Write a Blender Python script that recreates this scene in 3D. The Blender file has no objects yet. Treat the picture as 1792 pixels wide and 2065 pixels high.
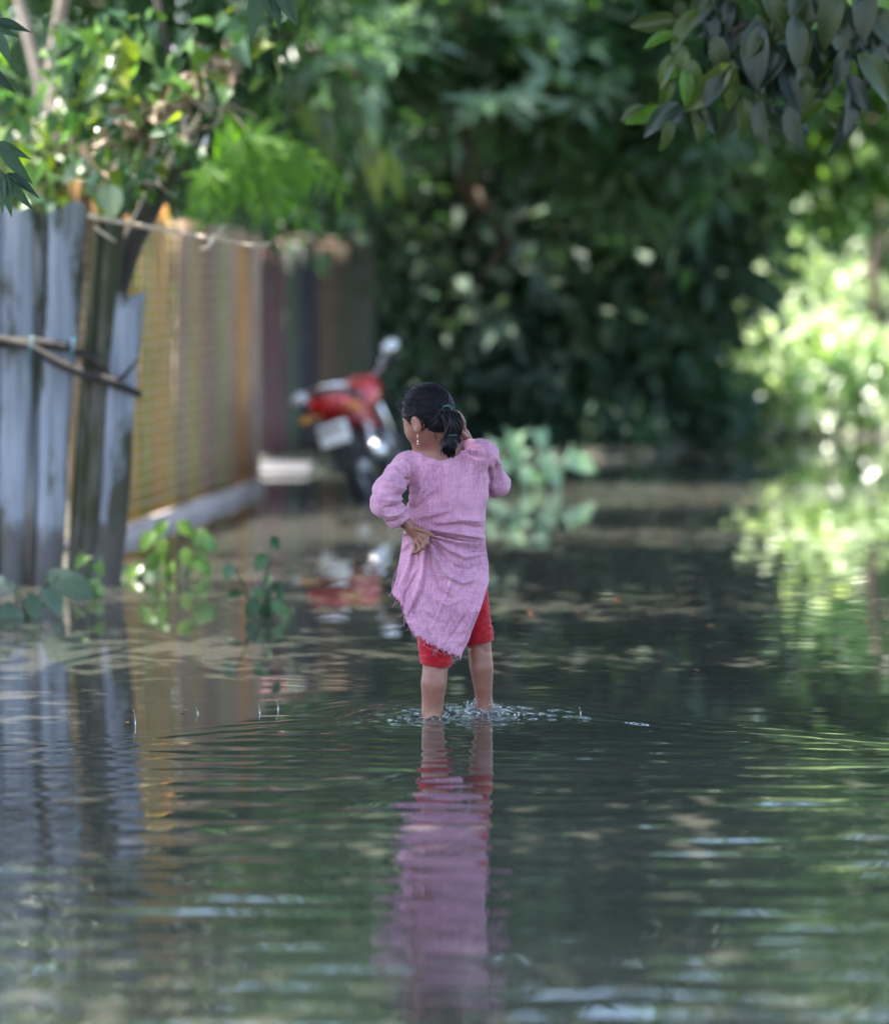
import bpy, math, random
import numpy as np
from mathutils import Vector, Matrix

R = math.radians
sc = bpy.context.scene
C = sc.collection

# ------------------------------------------------------------------ camera, sky, sun, exposure
FPX, CX, CY, HZ = 6700.0, 896.0, 1032.5, 540.0      # focal length and centre on a 1792 x 2065 frame
CAMZ = 1.65
TILT = math.atan((CY - HZ) / FPX)
cam_d = bpy.data.cameras.new('camera')
cam = bpy.data.objects.new('camera', cam_d); C.objects.link(cam); sc.camera = cam
cam.location = (0, 0, CAMZ); cam.rotation_euler = (R(90) - TILT, 0, 0)
cam_d.sensor_fit = 'HORIZONTAL'; cam_d.sensor_width = 36.0; cam_d.lens = 36.0 * FPX / 1792.0
cam_d.clip_start = 0.1; cam_d.clip_end = 2000
cam_d.dof.use_dof = True; cam_d.dof.focus_distance = 12.12; cam_d.dof.aperture_fstop = 1.5
cam_d.dof.aperture_blades = 0

SUN_DIR = Vector((-0.25, 0.05, 0.97)).normalized()   # towards the sun: high, over the left side of the lane
w = bpy.data.worlds.new('World'); sc.world = w; w.use_nodes = True
nt = w.node_tree; bg = nt.nodes['Background']
sky = nt.nodes.new('ShaderNodeTexSky'); sky.sky_type = 'NISHITA'; sky.sun_disc = False
sky.sun_elevation = math.asin(SUN_DIR.z); sky.sun_rotation = math.atan2(SUN_DIR.x, SUN_DIR.y)
sky.air_density = 1.0; sky.dust_density = 2.2; sky.ozone_density = 1.0
nt.links.new(sky.outputs[0], bg.inputs[0]); bg.inputs[1].default_value = 0.15
sun_d = bpy.data.lights.new('sun', 'SUN'); sun_d.energy = 5.0; sun_d.angle = R(0.53); sun_d.color = (1.0, 0.94, 0.86)
sun = bpy.data.objects.new('sun', sun_d); C.objects.link(sun)
sun.rotation_euler = SUN_DIR.to_track_quat('Z', 'Y').to_euler(); sun.location = (0, 20, 30)
sc.view_settings.view_transform = 'Standard'; sc.view_settings.look = 'None'
sc.view_settings.gamma = 1.0; sc.view_settings.use_curve_mapping = False
sc.view_settings.exposure = 2.4
sc.cycles.use_denoising = True; sc.cycles.use_adaptive_sampling = True; sc.cycles.adaptive_threshold = 0.02
sc.cycles.max_bounces = 5; sc.cycles.diffuse_bounces = 3; sc.cycles.glossy_bounces = 3
sc.cycles.transmission_bounces = 5; sc.cycles.transparent_max_bounces = 6
sc.cycles.caustics_reflective = False; sc.cycles.caustics_refractive = False
sc.cycles.sample_clamp_indirect = 6.0

# ------------------------------------------------------------------ helpers
_f = Vector((0, math.cos(TILT), -math.sin(TILT))); _u = Vector((0, math.sin(TILT), math.cos(TILT)))
def at(px, py, Y):
    """world point seen at pixel (px,py) of the 1792x2065 frame at depth Y"""
    d = Vector((1, 0, 0)) * ((px - CX) / FPX) + _f + _u * ((CY - py) / FPX)
    return Vector((0, 0, CAMZ)) + d * (Y / d.y)
def onwater(px, py, z=0.0):
    d = Vector((1, 0, 0)) * ((px - CX) / FPX) + _f + _u * ((CY - py) / FPX)
    return Vector((0, 0, CAMZ)) + d * ((z - CAMZ) / d.z)

def tag(o, label=None, cat=None, group=None, kind=None):
    if label: o['label'] = label
    if cat: o['category'] = cat
    if group: o['group'] = group
    if kind: o['kind'] = kind
    return o
def thing(name, loc, label, cat, group=None, kind=None):
    o = bpy.data.objects.new(name, None); C.objects.link(o); o.location = loc
    o.empty_display_size = 0.1
    return tag(o, label, cat, group, kind)

def np_mesh(name, V, F, smooth=True, attr=None):
    """V (n,3) array; F array (m,3|4) or list of such arrays"""
    V = np.asarray(V, dtype=np.float32)
    Fs = F if isinstance(F, list) else [F]
    Fs = [np.asarray(f, dtype=np.int32) for f in Fs if len(f)]
    me = bpy.data.meshes.new(name)
    me.vertices.add(len(V)); me.vertices.foreach_set('co', V.ravel())
    nl = sum(f.size for f in Fs); npoly = sum(len(f) for f in Fs)
    me.loops.add(nl); me.polygons.add(npoly)
    me.loops.foreach_set('vertex_index', np.concatenate([f.ravel() for f in Fs]))
    starts = []; p = 0
    for f in Fs:
        k = f.shape[1]; starts.append(np.arange(len(f), dtype=np.int32) * k + p); p += f.size
    me.polygons.foreach_set('loop_start', np.concatenate(starts))
    me.polygons.foreach_set('use_smooth', np.full(npoly, smooth, dtype=bool))
    if attr is not None:
        a = me.attributes.new('tint', 'FLOAT', 'POINT'); a.data.foreach_set('value', np.asarray(attr, dtype=np.float32))
    me.update(calc_edges=True); me.validate()
    return me
def obj(name, me, mat, parent=None, loc=None):
    o = bpy.data.objects.new(name, me); C.objects.link(o)
    if mat is not None and len(me.materials) == 0: me.materials.append(mat)
    if parent is not None:
        o.parent = parent
    if loc is not None: o.location = loc
    return o

class MB:
    """collects shapes into one mesh"""
    def __init__(s): s.V = []; s.Q = []; s.T = []; s.n = 0
    def add(s, V, Q=None, T=None):
        V = np.asarray(V, float).reshape(-1, 3)
        if Q is not None and len(Q): s.Q.append(np.asarray(Q, int) + s.n)
        if T is not None and len(T): s.T.append(np.asarray(T, int) + s.n)
        s.V.append(V); s.n += len(V); return s
    def box(s, c, size, rot=None):
        x, y, z = [k / 2 for k in size]
        V = np.array([[i * x, j * y, k * z] for i in (-1, 1) for j in (-1, 1) for k in (-1, 1)], float)
        if rot is not None: V = V @ np.array(rot.to_3x3()).T
        Q = [[0, 1, 3, 2], [4, 6, 7, 5], [0, 4, 5, 1], [2, 3, 7, 6], [0, 2, 6, 4], [1, 5, 7, 3]]
        return s.add(V + np.array(c), Q)
    def tube(s, pts, radii, n=8, cap=True, flat=None):
        P = np.array([list(p) for p in pts], float); m = len(P)
        r = np.full(m, radii, float) if np.isscalar(radii) else np.array(radii, float)
        T = np.gradient(P, axis=0); T /= np.linalg.norm(T, axis=1)[:, None] + 1e-9
        up = np.array([0, 0, 1.0]) if abs(T[0][2]) < 0.9 else np.array([0, 1.0, 0])
        N = np.zeros_like(P); prev = np.cross(np.cross(T[0], up), T[0]); prev /= np.linalg.norm(prev) + 1e-9
        for i in range(m):
            v = prev - T[i] * np.dot(prev, T[i]); v /= np.linalg.norm(v) + 1e-9; N[i] = v; prev = v
        B = np.cross(T, N)
        a = np.linspace(0, 2 * np.pi, n, endpoint=False)
        fl = 1.0 if flat is None else flat
        V = P[:, None, :] + r[:, None, None] * (np.cos(a)[None, :, None] * N[:, None, :] * fl + np.sin(a)[None, :, None] * B[:, None, :])
        V = V.reshape(-1, 3); Q = []
        i = np.arange(m - 1)[:, None] * n; j = np.arange(n)[None, :]; j2 = (j + 1) % n
        Q = np.stack([i + j, i + j2, i + n + j2, i + n + j], -1).reshape(-1, 4)
        Tt = []
        if cap:
            V = np.vstack([V, P[0], P[-1]]); k = m * n
            Tt = [[k, (b + 1) % n, b] for b in range(n)] + [[k + 1, (m - 1) * n + b, (m - 1) * n + (b + 1) % n] for b in range(n)]
        return s.add(V, Q, Tt)
    def ball(s, c, r, nu=12, nv=8, rot=None):
        r = np.array([r, r, r] if np.isscalar(r) else r, float)
        V = [[0, 0, 1]]
        for i in range(1, nv):
            t = math.pi * i / nv
            for j in range(nu):
                p = 2 * math.pi * j / nu; V.append([math.sin(t) * math.cos(p), math.sin(t) * math.sin(p), math.cos(t)])
        V.append([0, 0, -1]); V = np.array(V) * r
        if rot is not None: V = V @ np.array(rot.to_3x3()).T
        T = [[0, 1 + j, 1 + (j + 1) % nu] for j in range(nu)]; Q = []
        for i in range(nv - 2):
            for j in range(nu):
                a = 1 + i * nu + j; b = 1 + i * nu + (j + 1) % nu; Q.append([a, a + nu, b + nu, b])
        k = 1 + (nv - 2) * nu; L = len(V) - 1
        T += [[L, k + (j + 1) % nu, k + j] for j in range(nu)]
        return s.add(V + np.array(c), Q, T)
    def grid(s, P):
        P = np.asarray(P, float); a, b, _ = P.shape
        i = np.arange(a - 1)[:, None] * b; j = np.arange(b - 1)[None, :]
        return s.add(P.reshape(-1, 3), np.stack([i + j, i + j + 1, i + b + j + 1, i + b + j], -1).reshape(-1, 4))
    def torus(s, c, R_, r, axis='x', n=28, m=10, squash=1.0):
        V = []; 
        for i in range(n):
            a = 2 * math.pi * i / n
            for j in range(m):
                b = 2 * math.pi * j / m; rr = R_ + r * math.cos(b); h = r * squash * math.sin(b)
                if axis == 'x': V.append([h, rr * math.cos(a), rr * math.sin(a)])
                elif axis == 'z': V.append([rr * math.cos(a), rr * math.sin(a), h])
                else: V.append([rr * math.cos(a), h, rr * math.sin(a)])
        Q = [[i * m + j, ((i + 1) % n) * m + j, ((i + 1) % n) * m + (j + 1) % m, i * m + (j + 1) % m] for i in range(n) for j in range(m)]
        return s.add(np.array(V) + np.array(c), Q)
    def build(s, name, mat, parent=None, loc=None, smooth=True, attr=None):
        V = np.vstack(s.V); F = []
        if s.Q: F.append(np.vstack(s.Q))
        if s.T: F.append(np.vstack(s.T))
        return obj(name, np_mesh(name, V, F, smooth, attr), mat, parent, loc)

def bevel(o, wd=0.01, seg=2):
    m = o.modifiers.new('bevel', 'BEVEL'); m.width = wd; m.segments = seg; m.limit_method = 'ANGLE'; m.angle_limit = R(35); return o

# value noise, vectorised
_rs = np.random.RandomState(7); _NT = _rs.rand(32, 32, 32).astype(np.float32)
def vnoise(P):
    P = np.asarray(P, np.float32); i = np.floor(P).astype(np.int32); f = P - i; f = f * f * (3 - 2 * f)
    g = lambda a, b, c: _NT[(i[..., 0] + a) % 32, (i[..., 1] + b) % 32, (i[..., 2] + c) % 32]
    x, y, z = f[..., 0], f[..., 1], f[..., 2]
    l = lambda a, b, t: a + (b - a) * t
    return l(l(l(g(0, 0, 0), g(1, 0, 0), x), l(g(0, 1, 0), g(1, 1, 0), x), y), l(l(g(0, 0, 1), g(1, 0, 1), x), l(g(0, 1, 1), g(1, 1, 1), x), y), z) * 2 - 1

# implicit surfaces
def surf_nets(f, lo, hi, h):
    lo = np.array(lo, float); n = np.ceil((np.array(hi) - lo) / h).astype(int) + 1
    ax = [lo[k] + np.arange(n[k]) * h for k in range(3)]
    X, Y, Z = [q.astype(np.float32) for q in np.meshgrid(*ax, indexing='ij')]
    D = f(X, Y, Z); ins = D < 0
    c = [n[0] - 1, n[1] - 1, n[2] - 1]
    cnt = np.zeros(c); acc = np.zeros(c + [3])
    sl = lambda A, o: A[o[0]:o[0] + c[0], o[1]:o[1] + c[1], o[2]:o[2] + c[2]]
    offs = [(a, b, d) for a in (0, 1) for b in (0, 1) for d in (0, 1)]
    for o in offs:
        for k in range(3):
            if o[k] == 0:
                p = list(o); p[k] = 1
                d0, d1 = sl(D, o), sl(D, p); m = (d0 < 0) != (d1 < 0)
                t = np.where(m, d0 / np.where(m, d0 - d1, 1), 0)
                cnt += m
                for q in range(3):
                    acc[..., q] += np.where(m, o[q] + (t if q == k else 0), 0)
    mask = cnt > 0; idx = np.full(c, -1); idx[mask] = np.arange(mask.sum())
    ci = np.argwhere(mask)
    V = lo + (ci + acc[mask] / cnt[mask][:, None]) * h
    F = []
    for k in range(3):
        a, b = [(1, 2), (2, 0), (0, 1)][k]
        s0 = [slice(None)] * 3; s1 = [slice(None)] * 3; s0[k] = slice(0, -1); s1[k] = slice(1, None)
        i0, i1 = ins[tuple(s0)], ins[tuple(s1)]
        e = np.argwhere(i0 != i1)
        e = e[(e[:, a] > 0) & (e[:, b] > 0) & (e[:, a] < c[a]) & (e[:, b] < c[b])]
        fl = i0[e[:, 0], e[:, 1], e[:, 2]]
        q = []
        for da, db in ((1, 1), (0, 1), (0, 0), (1, 0)):
            p = e.copy(); p[:, a] -= da; p[:, b] -= db; q.append(idx[p[:, 0], p[:, 1], p[:, 2]])
        q = np.stack(q, 1); q[~fl] = q[~fl][:, ::-1]; F.append(q)
    return V, np.vstack(F)
def smin(a, b, k):
    h = np.clip(0.5 + 0.5 * (b - a) / k, 0, 1); return b + (a - b) * h - k * h * (1 - h)
def smax(a, b, k): return -smin(-a, -b, k)
def cap(X, Y, Z, a, b, r1, r2):
    a = np.array(a, float); d = np.array(b, float) - a
    t = np.clip(((X - a[0]) * d[0] + (Y - a[1]) * d[1] + (Z - a[2]) * d[2]) / (d @ d), 0, 1)
    return np.sqrt((X - a[0] - t * d[0]) ** 2 + (Y - a[1] - t * d[1]) ** 2 + (Z - a[2] - t * d[2]) ** 2) - (r1 + (r2 - r1) * t)
def ell(X, Y, Z, c, r):
    x, y, z = (X - c[0]), (Y - c[1]), (Z - c[2])
    k0 = np.sqrt((x / r[0]) ** 2 + (y / r[1]) ** 2 + (z / r[2]) ** 2)
    k1 = np.sqrt((x / r[0] ** 2) ** 2 + (y / r[1] ** 2) ** 2 + (z / r[2] ** 2) ** 2) + 1e-9
    return k0 * (k0 - 1) / k1
def vnormals(V, F):
    n = np.cross(V[F[:, 2]] - V[F[:, 0]], V[F[:, 3]] - V[F[:, 1]]); N = np.zeros_like(V)
    for k in range(4): np.add.at(N, F[:, k], n)
    return N / (np.linalg.norm(N, axis=1)[:, None] + 1e-12)
def laplace(V, F, it=2, lam=0.5):
    for _ in range(it):
        S = np.zeros_like(V); c = np.zeros(len(V))
        for k in range(4):
            a, b = F[:, k], F[:, (k + 1) % 4]
            np.add.at(S, a, V[b]); np.add.at(S, b, V[a]); np.add.at(c, a, 1); np.add.at(c, b, 1)
        V = V + lam * (S / c[:, None] - V)
    return V

# ------------------------------------------------------------------ materials
class NM:
    def __init__(s, name):
        s.m = bpy.data.materials.new(name); s.m.use_nodes = True; s.t = s.m.node_tree
        s.b = s.t.nodes['Principled BSDF']; s.out = s.t.nodes['Material Output']
    def n(s, k, **kw):
        nd = s.t.nodes.new('ShaderNode' + k)
        for a, v in kw.items(): setattr(nd, a, v)
        return nd
    def l(s, a, b): s.t.links.new(a, b)
    def co(s, scale=(1, 1, 1), kind='Object'):
        tc = s.n('TexCoord'); mp = s.n('Mapping'); mp.inputs['Scale'].default_value = scale
        s.l(tc.outputs[kind], mp.inputs['Vector']); return mp.outputs[0]
    def noise(s, vec, scale=5, detail=4, rough=.55, dist=0):
        n = s.n('TexNoise'); n.inputs['Scale'].default_value = scale; n.inputs['Detail'].default_value = detail
        n.inputs['Roughness'].default_value = rough; n.inputs['Distortion'].default_value = dist
        s.l(vec, n.inputs['Vector']); return n.outputs['Fac']
    def ramp(s, fac, stops):
        r = s.n('ValToRGB'); e = r.color_ramp.elements
        while len(e) < len(stops): e.new(0.5)
        for k, (p, c) in enumerate(stops): e[k].position = p; e[k].color = (*c, 1) if len(c) == 3 else c
        s.l(fac, r.inputs[0]); return r.outputs[0]
    def mix(s, fac, a, b, mode='MIX'):
        m = s.n('Mix', data_type='RGBA', blend_type=mode)
        for i, v in ((0, fac), (6, a), (7, b)):
            if isinstance(v, (int, float)): m.inputs[i].default_value = v
            elif isinstance(v, tuple): m.inputs[i].default_value = (*v, 1)
            else: s.l(v, m.inputs[i])
        return m.outputs[2]
    def bump(s, h, dist=0.01, strength=0.5):
        b = s.n('Bump'); b.inputs['Distance'].default_value = dist; b.inputs['Strength'].default_value = strength
        s.l(h, b.inputs['Height']); s.l(b.outputs[0], s.b.inputs['Normal']); return b
    def set(s, color=None, rough=None, **kw):
        if color is not None:
            if isinstance(color, tuple): s.b.inputs['Base Color'].default_value = (*color, 1)
            else: s.l(color, s.b.inputs['Base Color'])
        if rough is not None:
            if isinstance(rough, (int, float)): s.b.inputs['Roughness'].default_value = rough
            else: s.l(rough, s.b.inputs['Roughness'])
        for k, v in kw.items(): s.b.inputs[k.replace('_', ' ')].default_value = v
        return s.m
def simple(name, c, rough=.5, var=.25, scale=12, bump=0, **kw):
    s = NM(name); n = s.noise(s.co(), scale, 4)
    d = tuple(k * (1 - var) for k in c); e = tuple(min(1, k * (1 + var)) for k in c)
    if bump: s.bump(n, bump, .6)
    return s.set(s.ramp(n, [(.3, d), (.7, e)]), rough, **kw)
def leaf_mat(name, cols, rough=.42, trans=.35, tcol=None, spec=.5):
    s = NM(name)
    a = s.n('Attribute', attribute_name='tint'); oi = s.n('ObjectInfo')
    ad = s.n('Math', operation='ADD'); s.l(a.outputs['Fac'], ad.inputs[0]); s.l(oi.outputs['Random'], ad.inputs[1])
    fr = s.n('Math', operation='FRACT'); s.l(ad.outputs[0], fr.inputs[0])
    k = len(cols); col = s.ramp(fr.outputs[0], [(i / (k - 1) if k > 1 else 0, c) for i, c in enumerate(cols)])
    no = s.noise(s.co((1, 1, 1)), 14, 3); col = s.mix(.25, col, s.ramp(no, [(.3, (.25, .25, .25)), (.7, (1, 1, 1))]), 'MULTIPLY')
    s.set(col, rough); s.b.inputs['Specular IOR Level'].default_value = spec
    if trans > 0:
        tr = s.n('BsdfTranslucent'); mx = s.n('MixShader'); mx.inputs[0].default_value = trans
        tc = s.mix(1.0, col, tcol or (1.35, 1.6, .6), 'MULTIPLY'); 
        s.l(tc, tr.inputs[0]); s.l(s.b.outputs[0], mx.inputs[1]); s.l(tr.outputs[0], mx.inputs[2]); s.l(mx.outputs[0], s.out.inputs[0])
    return s.m

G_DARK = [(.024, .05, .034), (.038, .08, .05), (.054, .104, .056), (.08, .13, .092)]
G_MID = [(.02, .06, .02), (.035, .1, .03), (.06, .14, .04), (.05, .12, .07)]
G_LIGHT = [(.05, .13, .02), (.1, .2, .03), (.16, .26, .05), (.09, .19, .07)]
M = {}
M['leaf_dark'] = leaf_mat('leaf_dark', G_DARK, .5, .25, spec=.3)
M['leaf_mid'] = leaf_mat('leaf_mid', [(.03, .075, .03), (.05, .12, .045), (.08, .16, .06), (.11, .18, .12)], .36, .42)
M['leaf_light'] = leaf_mat('leaf_light', G_LIGHT, .35, .45)
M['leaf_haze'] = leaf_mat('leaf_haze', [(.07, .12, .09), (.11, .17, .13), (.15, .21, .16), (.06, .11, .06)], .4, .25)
M['leaf_fern'] = leaf_mat('leaf_fern', [(.06, .16, .015), (.1, .23, .025), (.14, .26, .03)], .35, .5)
M['leaf_pale2'] = leaf_mat('leaf_pale2', [(.2, .34, .22), (.34, .46, .36), (.16, .3, .12)], .3, .35, spec=.8)
M['leaf_top_painted'] = leaf_mat('leaf_top_painted', [(.2, .28, .1), (.3, .37, .18), (.4, .45, .28), (.16, .25, .08)], .4, .4)  # treetop sunlight put into the pale khaki leaf colours
M['leaf_sun_painted'] = leaf_mat('leaf_sun_painted', [(.2, .3, .08), (.42, .5, .28), (.7, .73, .58), (.24, .36, .1), (.5, .56, .4)], .34, .4, spec=1.0)  # sun glare on the far shrubs put into whitened leaf colours
M['leaf_yellow'] = leaf_mat('leaf_yellow', [(.12, .2, .02), (.22, .26, .03), (.1, .18, .03)], .35, .5)
M['leaf_pale'] = leaf_mat('leaf_pale', [(.09, .17, .09), (.14, .24, .14), (.07, .15, .08)], .3, .3)
M['leaf_taro'] = leaf_mat('leaf_taro', [(.26, .42, .27), (.36, .52, .38), (.28, .46, .2)], .3, .35)
M['leaf_leather'] = leaf_mat('leaf_leather', [(.012, .024, .016), (.022, .042, .024), (.05, .075, .022), (.018, .03, .022)], .36, .15, spec=.5)
M['leaf_olive'] = leaf_mat('leaf_olive', [(.045, .075, .015), (.085, .13, .02), (.05, .07, .02)], .35, .25)
M['leaf_dry'] = leaf_mat('leaf_dry', [(.28, .2, .14), (.42, .32, .24), (.52, .43, .34), (.2, .13, .09)], .7, .2, (1.2, 1, .7))
M['leaf_orange'] = leaf_mat('leaf_orange', [(.5, .16, .04), (.45, .25, .08)], .5, .2, (1.2, 1, .7))

def bark(name, c1, c2, moss=None, sc_=9):
    s = NM(name); v = s.co((1, 1, .25)); n = s.noise(v, sc_, 6, .65); col = s.ramp(n, [(.3, c1), (.7, c2)])
    if moss:
        n2 = s.noise(s.co(), 2.5, 4); col = s.mix(s.ramp(n2, [(.48, (0, 0, 0)), (.6, (1, 1, 1))]), col, moss)
    s.bump(n, .02, .8); return s.set(col, .85)
M['bark_dark'] = bark('bark_dark', (.025, .02, .016), (.08, .065, .05), (.03, .04, .012))
M['bark_black'] = bark('bark_black', (.012, .010, .009), (.04, .033, .028))
M['bark_pale'] = bark('bark_pale', (.22, .17, .13), (.45, .37, .3))
M['bark_brown'] = bark('bark_brown', (.06, .04, .028), (.15, .1, .07))
M['twig_tan'] = bark('twig_tan', (.42, .31, .21), (.66, .54, .42))

# ------------------------------------------------------------------ ground, banks, water
s = NM('mud'); n = s.noise(s.co(), 3, 6); s.bump(n, .03)
M['mud'] = s.set(s.ramp(n, [(.3, (.07, .055, .04)), (.7, (.14, .115, .085))]), .8)
s = NM('bank_soil'); n = s.noise(s.co(), 4, 6); s.bump(n, .04)
M['bank'] = s.set(s.ramp(n, [(.3, (.025, .03, .014)), (.55, (.045, .04, .026)), (.8, (.045, .065, .02))]), .9)

g = MB(); g.grid([[(x, y, -0.3) for x in (-600, 600)] for y in (-400, 900)])
tag(g.build('ground', M['mud'], None, smooth=False), kind='structure')

def bank_mesh(name, edge, depth, h, mat, label=None):
    """a low bank: front edge polyline (x,y) falling under water, running back by depth"""
    e = np.array(edge, float); t = np.linspace(0, 1, 60); L = np.r_[0, np.cumsum(np.linalg.norm(np.diff(e, axis=0), axis=1))]; L /= L[-1]
    ex = np.interp(t, L, e[:, 0]); ey = np.interp(t, L, e[:, 1])
    rows = []
    for k, (d, z) in enumerate([(-.5, -.28), (-.12, -.08), (.05, .02), (.25, .4 * h), (.8, .8 * h), (2, h), (depth[0] * .5, h * 1.15), (depth[0], h * 1.2)]):
        wob = .1 * np.sin(ex * 3 + ey * 2.3) + .06 * np.sin(ex * 9.1 + k)
        f = d / depth[0]
        rows.append(np.stack([ex + depth[1] * max(d, 0) / depth[0], ey + depth[2] * d / depth[0] * (1 if d > 2 else 1) + wob * (1 if d < 3 else 0), z + .04 * np.sin(ex * 5.3 + k * 2) * (z > 0)], -1))
    m = MB(); m.grid(np.array(rows)[:, ::-1]); return tag(m.build(name, mat), kind='structure')
bank_mesh('far_bank', [(-14, 30.5), (-3, 29.3), (0.2, 28.2), (1.5, 28.4), (2.2, 30.2), (2.7, 32.2), (4.4, 32.6), (9, 33), (30, 34)], (40, 0, 40), .12, M['bank'])
# raised ground behind the fences on the left
m = MB(); m.grid(np.array([[(-30, 17.65, .03), (-1.98, 17.65, .03)], [(-30, 19.3, .06), (-2.12, 19.3, .06)], [(-30, 24.6, .08), (-1.60, 24.6, .08)], [(-30, 30, .12), (-1.60, 28.1, .12)]]))
tag(m.build('yard_ground', M['bank'], smooth=False), kind='structure')

GX, GY = 0.035, 12.15     # where the girl stands
def water_height(X, Y):
    rs = np.random.RandomState(3); Hh = np.zeros_like(X)
    dx = X - GX
    edge = (GY + .34 - .60 * np.sqrt(dx ** 2 + .02) + .10 * np.sin(dx * 2.1 + .5) + .05 * np.sin(dx * 5.3)) - Y             # >0 inside the wake
    ins = 1 / (1 + np.exp(np.clip(-edge / .07, -50, 50)))
    nn = vnoise(np.stack([X * .9 + 5, Y * .6, X * 0], -1)); amp_in = ins * (.9 + .35 * nn)
    # short-crested ripples, mostly across the view
    for k in range(44):
        lam = .07 * (5.0 ** rs.rand()); th = rs.normal(0, .15 if lam > .12 else .26); kk = 2 * np.pi / lam; a, b, c = rs.rand(3) * 6.28
        mod = .55 + .45 * np.sin(X * rs.uniform(1.5, 5) + a) * np.sin(Y * rs.uniform(1, 3) + b)
        Hh += (.0084 if lam > .12 else .0058) / kk * np.sin(kk * (np.sin(th) * X + np.cos(th) * Y) + c) * amp_in * mod * 1.35
    # wake crests parallel to the V
    for A, lam in ((.0030, .15), (.0015, .08)):
        Hh += A * np.cos(2 * np.pi * (edge - .02) / lam) * np.exp(-((edge - .16) / .18) ** 2) * (.55 + .3 * np.tanh(dx * 2)) * (.75 + .5 * vnoise(np.stack([X * 1.7, Y * .3, X * 0 + 4], -1)))
    # rings and chop round the feet
    pat = np.clip(vnoise(np.stack([X * 7, Y * 5, X * 0 + 9], -1)) * 1.6 + .55, 0, 1)
    for fx, fy, A in ((GX - .08, GY, .0012), (GX + .112, GY + .1, .0016)):
        r = np.hypot(X - fx, Y - fy)
        Hh += A * np.cos(2 * np.pi * r / .075) * np.exp(-((r - .2) / .22) ** 2) * np.clip(r / .06, 0, 1)
        ch = np.exp(-((X - fx) / (.16 if fx < GX else .24)) ** 2 - ((Y - fy + .03) / .2) ** 2) * pat * (.55 if fx < GX else 1)
        Hh += ch * (.011 * vnoise(np.stack([X * 34, Y * 26, X * 0 + 2], -1)) + .006 * vnoise(np.stack([X * 70, Y * 55, X * 0 + 5], -1)))
    # calm outer water with faint drift ripples and two ruffled bands
    out = 1 - ins
    band = 1.3 * np.exp(-((Y - 24.6) / .9) ** 2) * np.clip((X + .2) / .6, 0, 1) + 1.3 * np.exp(-((Y - 15.2) / .35) ** 2) * np.clip(X / .3, 0, 1)
    for k in range(24):
        lam = .12 * (7.0 ** rs.rand()); th = rs.normal(0, .2); kk = 2 * np.pi / lam
        Hh += .00045 / kk * np.sin(kk * (np.sin(th) * X + np.cos(th) * Y) + rs.rand() * 6.28) * out * (1 + band)
    return Hh
def spaced(segs):
    a = [np.arange(x0, x1, h) for x0, x1, h in segs]; return np.r_[np.concatenate(a), segs[-1][1]]
ys = np.r_[[-60, -10, 0, 3, 4.5], spaced([(5.2, 6.6, .03), (6.6, 11.75, .0125), (11.75, 12.6, .008), (12.6, 14, .02), (14, 20, .035), (20, 34, .07)]), [36, 42, 60, 120, 300]]
xr = spaced([(GX - 2.6, GX - .5, .025), (GX - .5, GX + .5, .008), (GX + .5, GX + 2.6, .025), (GX + 2.6, GX + 4.6, .08)])
xs = np.r_[[-300, -60, -20, -8], np.arange(-4.5, GX - 2.6 - .04, .08), xr, [8, 20, 60, 300]]
X, Y = np.meshgrid(xs, ys); Z = water_height(X, Y); Z *= ((np.abs(X) < 6) & (Y > 4) & (Y < 36))
m = MB(); m.grid(np.stack([X, Y, Z], -1))
s = NM('flood_water')
v = s.co((1.0, 1.0, 1.0)); mud = s.noise(s.co((.25, 1.1, 1)), .9, 4)
s.set(s.ramp(mud, [(.35, (.034, .037, .030)), (.65, (.056, .055, .046))]), .015)
s.b.inputs['IOR'].default_value = 1.7; s.b.inputs['Specular IOR Level'].default_value = .5
M['water'] = s.m
tag(m.build('water', M['water']), kind='structure')

# ------------------------------------------------------------------ foliage builders
def leaf_grid(L, Wd, shape='oval', curl=.25, fold=.25, n=6):
    """one leaf along +Y, face up; returns V,Q"""
    V = []; 
    for i in range(n + 1):
        t = i / n
        if shape == 'oval': wv = math.sin(math.pi * min(1, t ** .85 * .97 + .03)) ** .7
        elif shape == 'heart': wv = (1.0 if t < .02 else 0) + (max(0, 1 - t) ** .75) * (.55 + 1.1 * min(1, t * 3.2)) * .75
        elif shape == 'lance': wv = math.sin(math.pi * min(1, t ** .7 * .96 + .04)) ** 1.1
        else: wv = (1 - t) ** .4 * min(1, .35 + t * 3)
        if i == n: wv = .02
        wv *= Wd / 2; y = t * L; z = -curl * L * t * t
        for u in (-1, -.5, 0, .5, 1):
            yy = y - (abs(u) ** 2 * .14 * L * max(0, 1 - t * 3) if shape == 'heart' else 0)
            V.append((u * wv, yy, z + abs(u) * wv * fold + .03 * L * math.sin(9 * t + u * 2) * abs(u) * .5))
    Q = [[i * 5 + j, i * 5 + j + 1, (i + 1) * 5 + j + 1, (i + 1) * 5 + j] for i in range(n) for j in range(4)]
    return np.array(V), Q
def leaf_mesh(name, L, Wd, mat, **k):
    V, Q = leaf_grid(L, Wd, **k); me = np_mesh(name, V, [np.array(Q)], True, np.zeros(len(V))); me.materials.append(mat); return me
def frame(d, up=(0, 0, 1), roll=0):
    d = Vector(d).normalized(); up = Vector(up)
    x = d.cross(up)
    if x.length < 1e-3: x = d.cross(Vector((1, 0, 0)))
    x.normalize(); z = x.cross(d); m = Matrix((x, d, z)).transposed()
    return (Matrix.Rotation(roll, 3, d) @ m).to_4x4()
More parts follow.
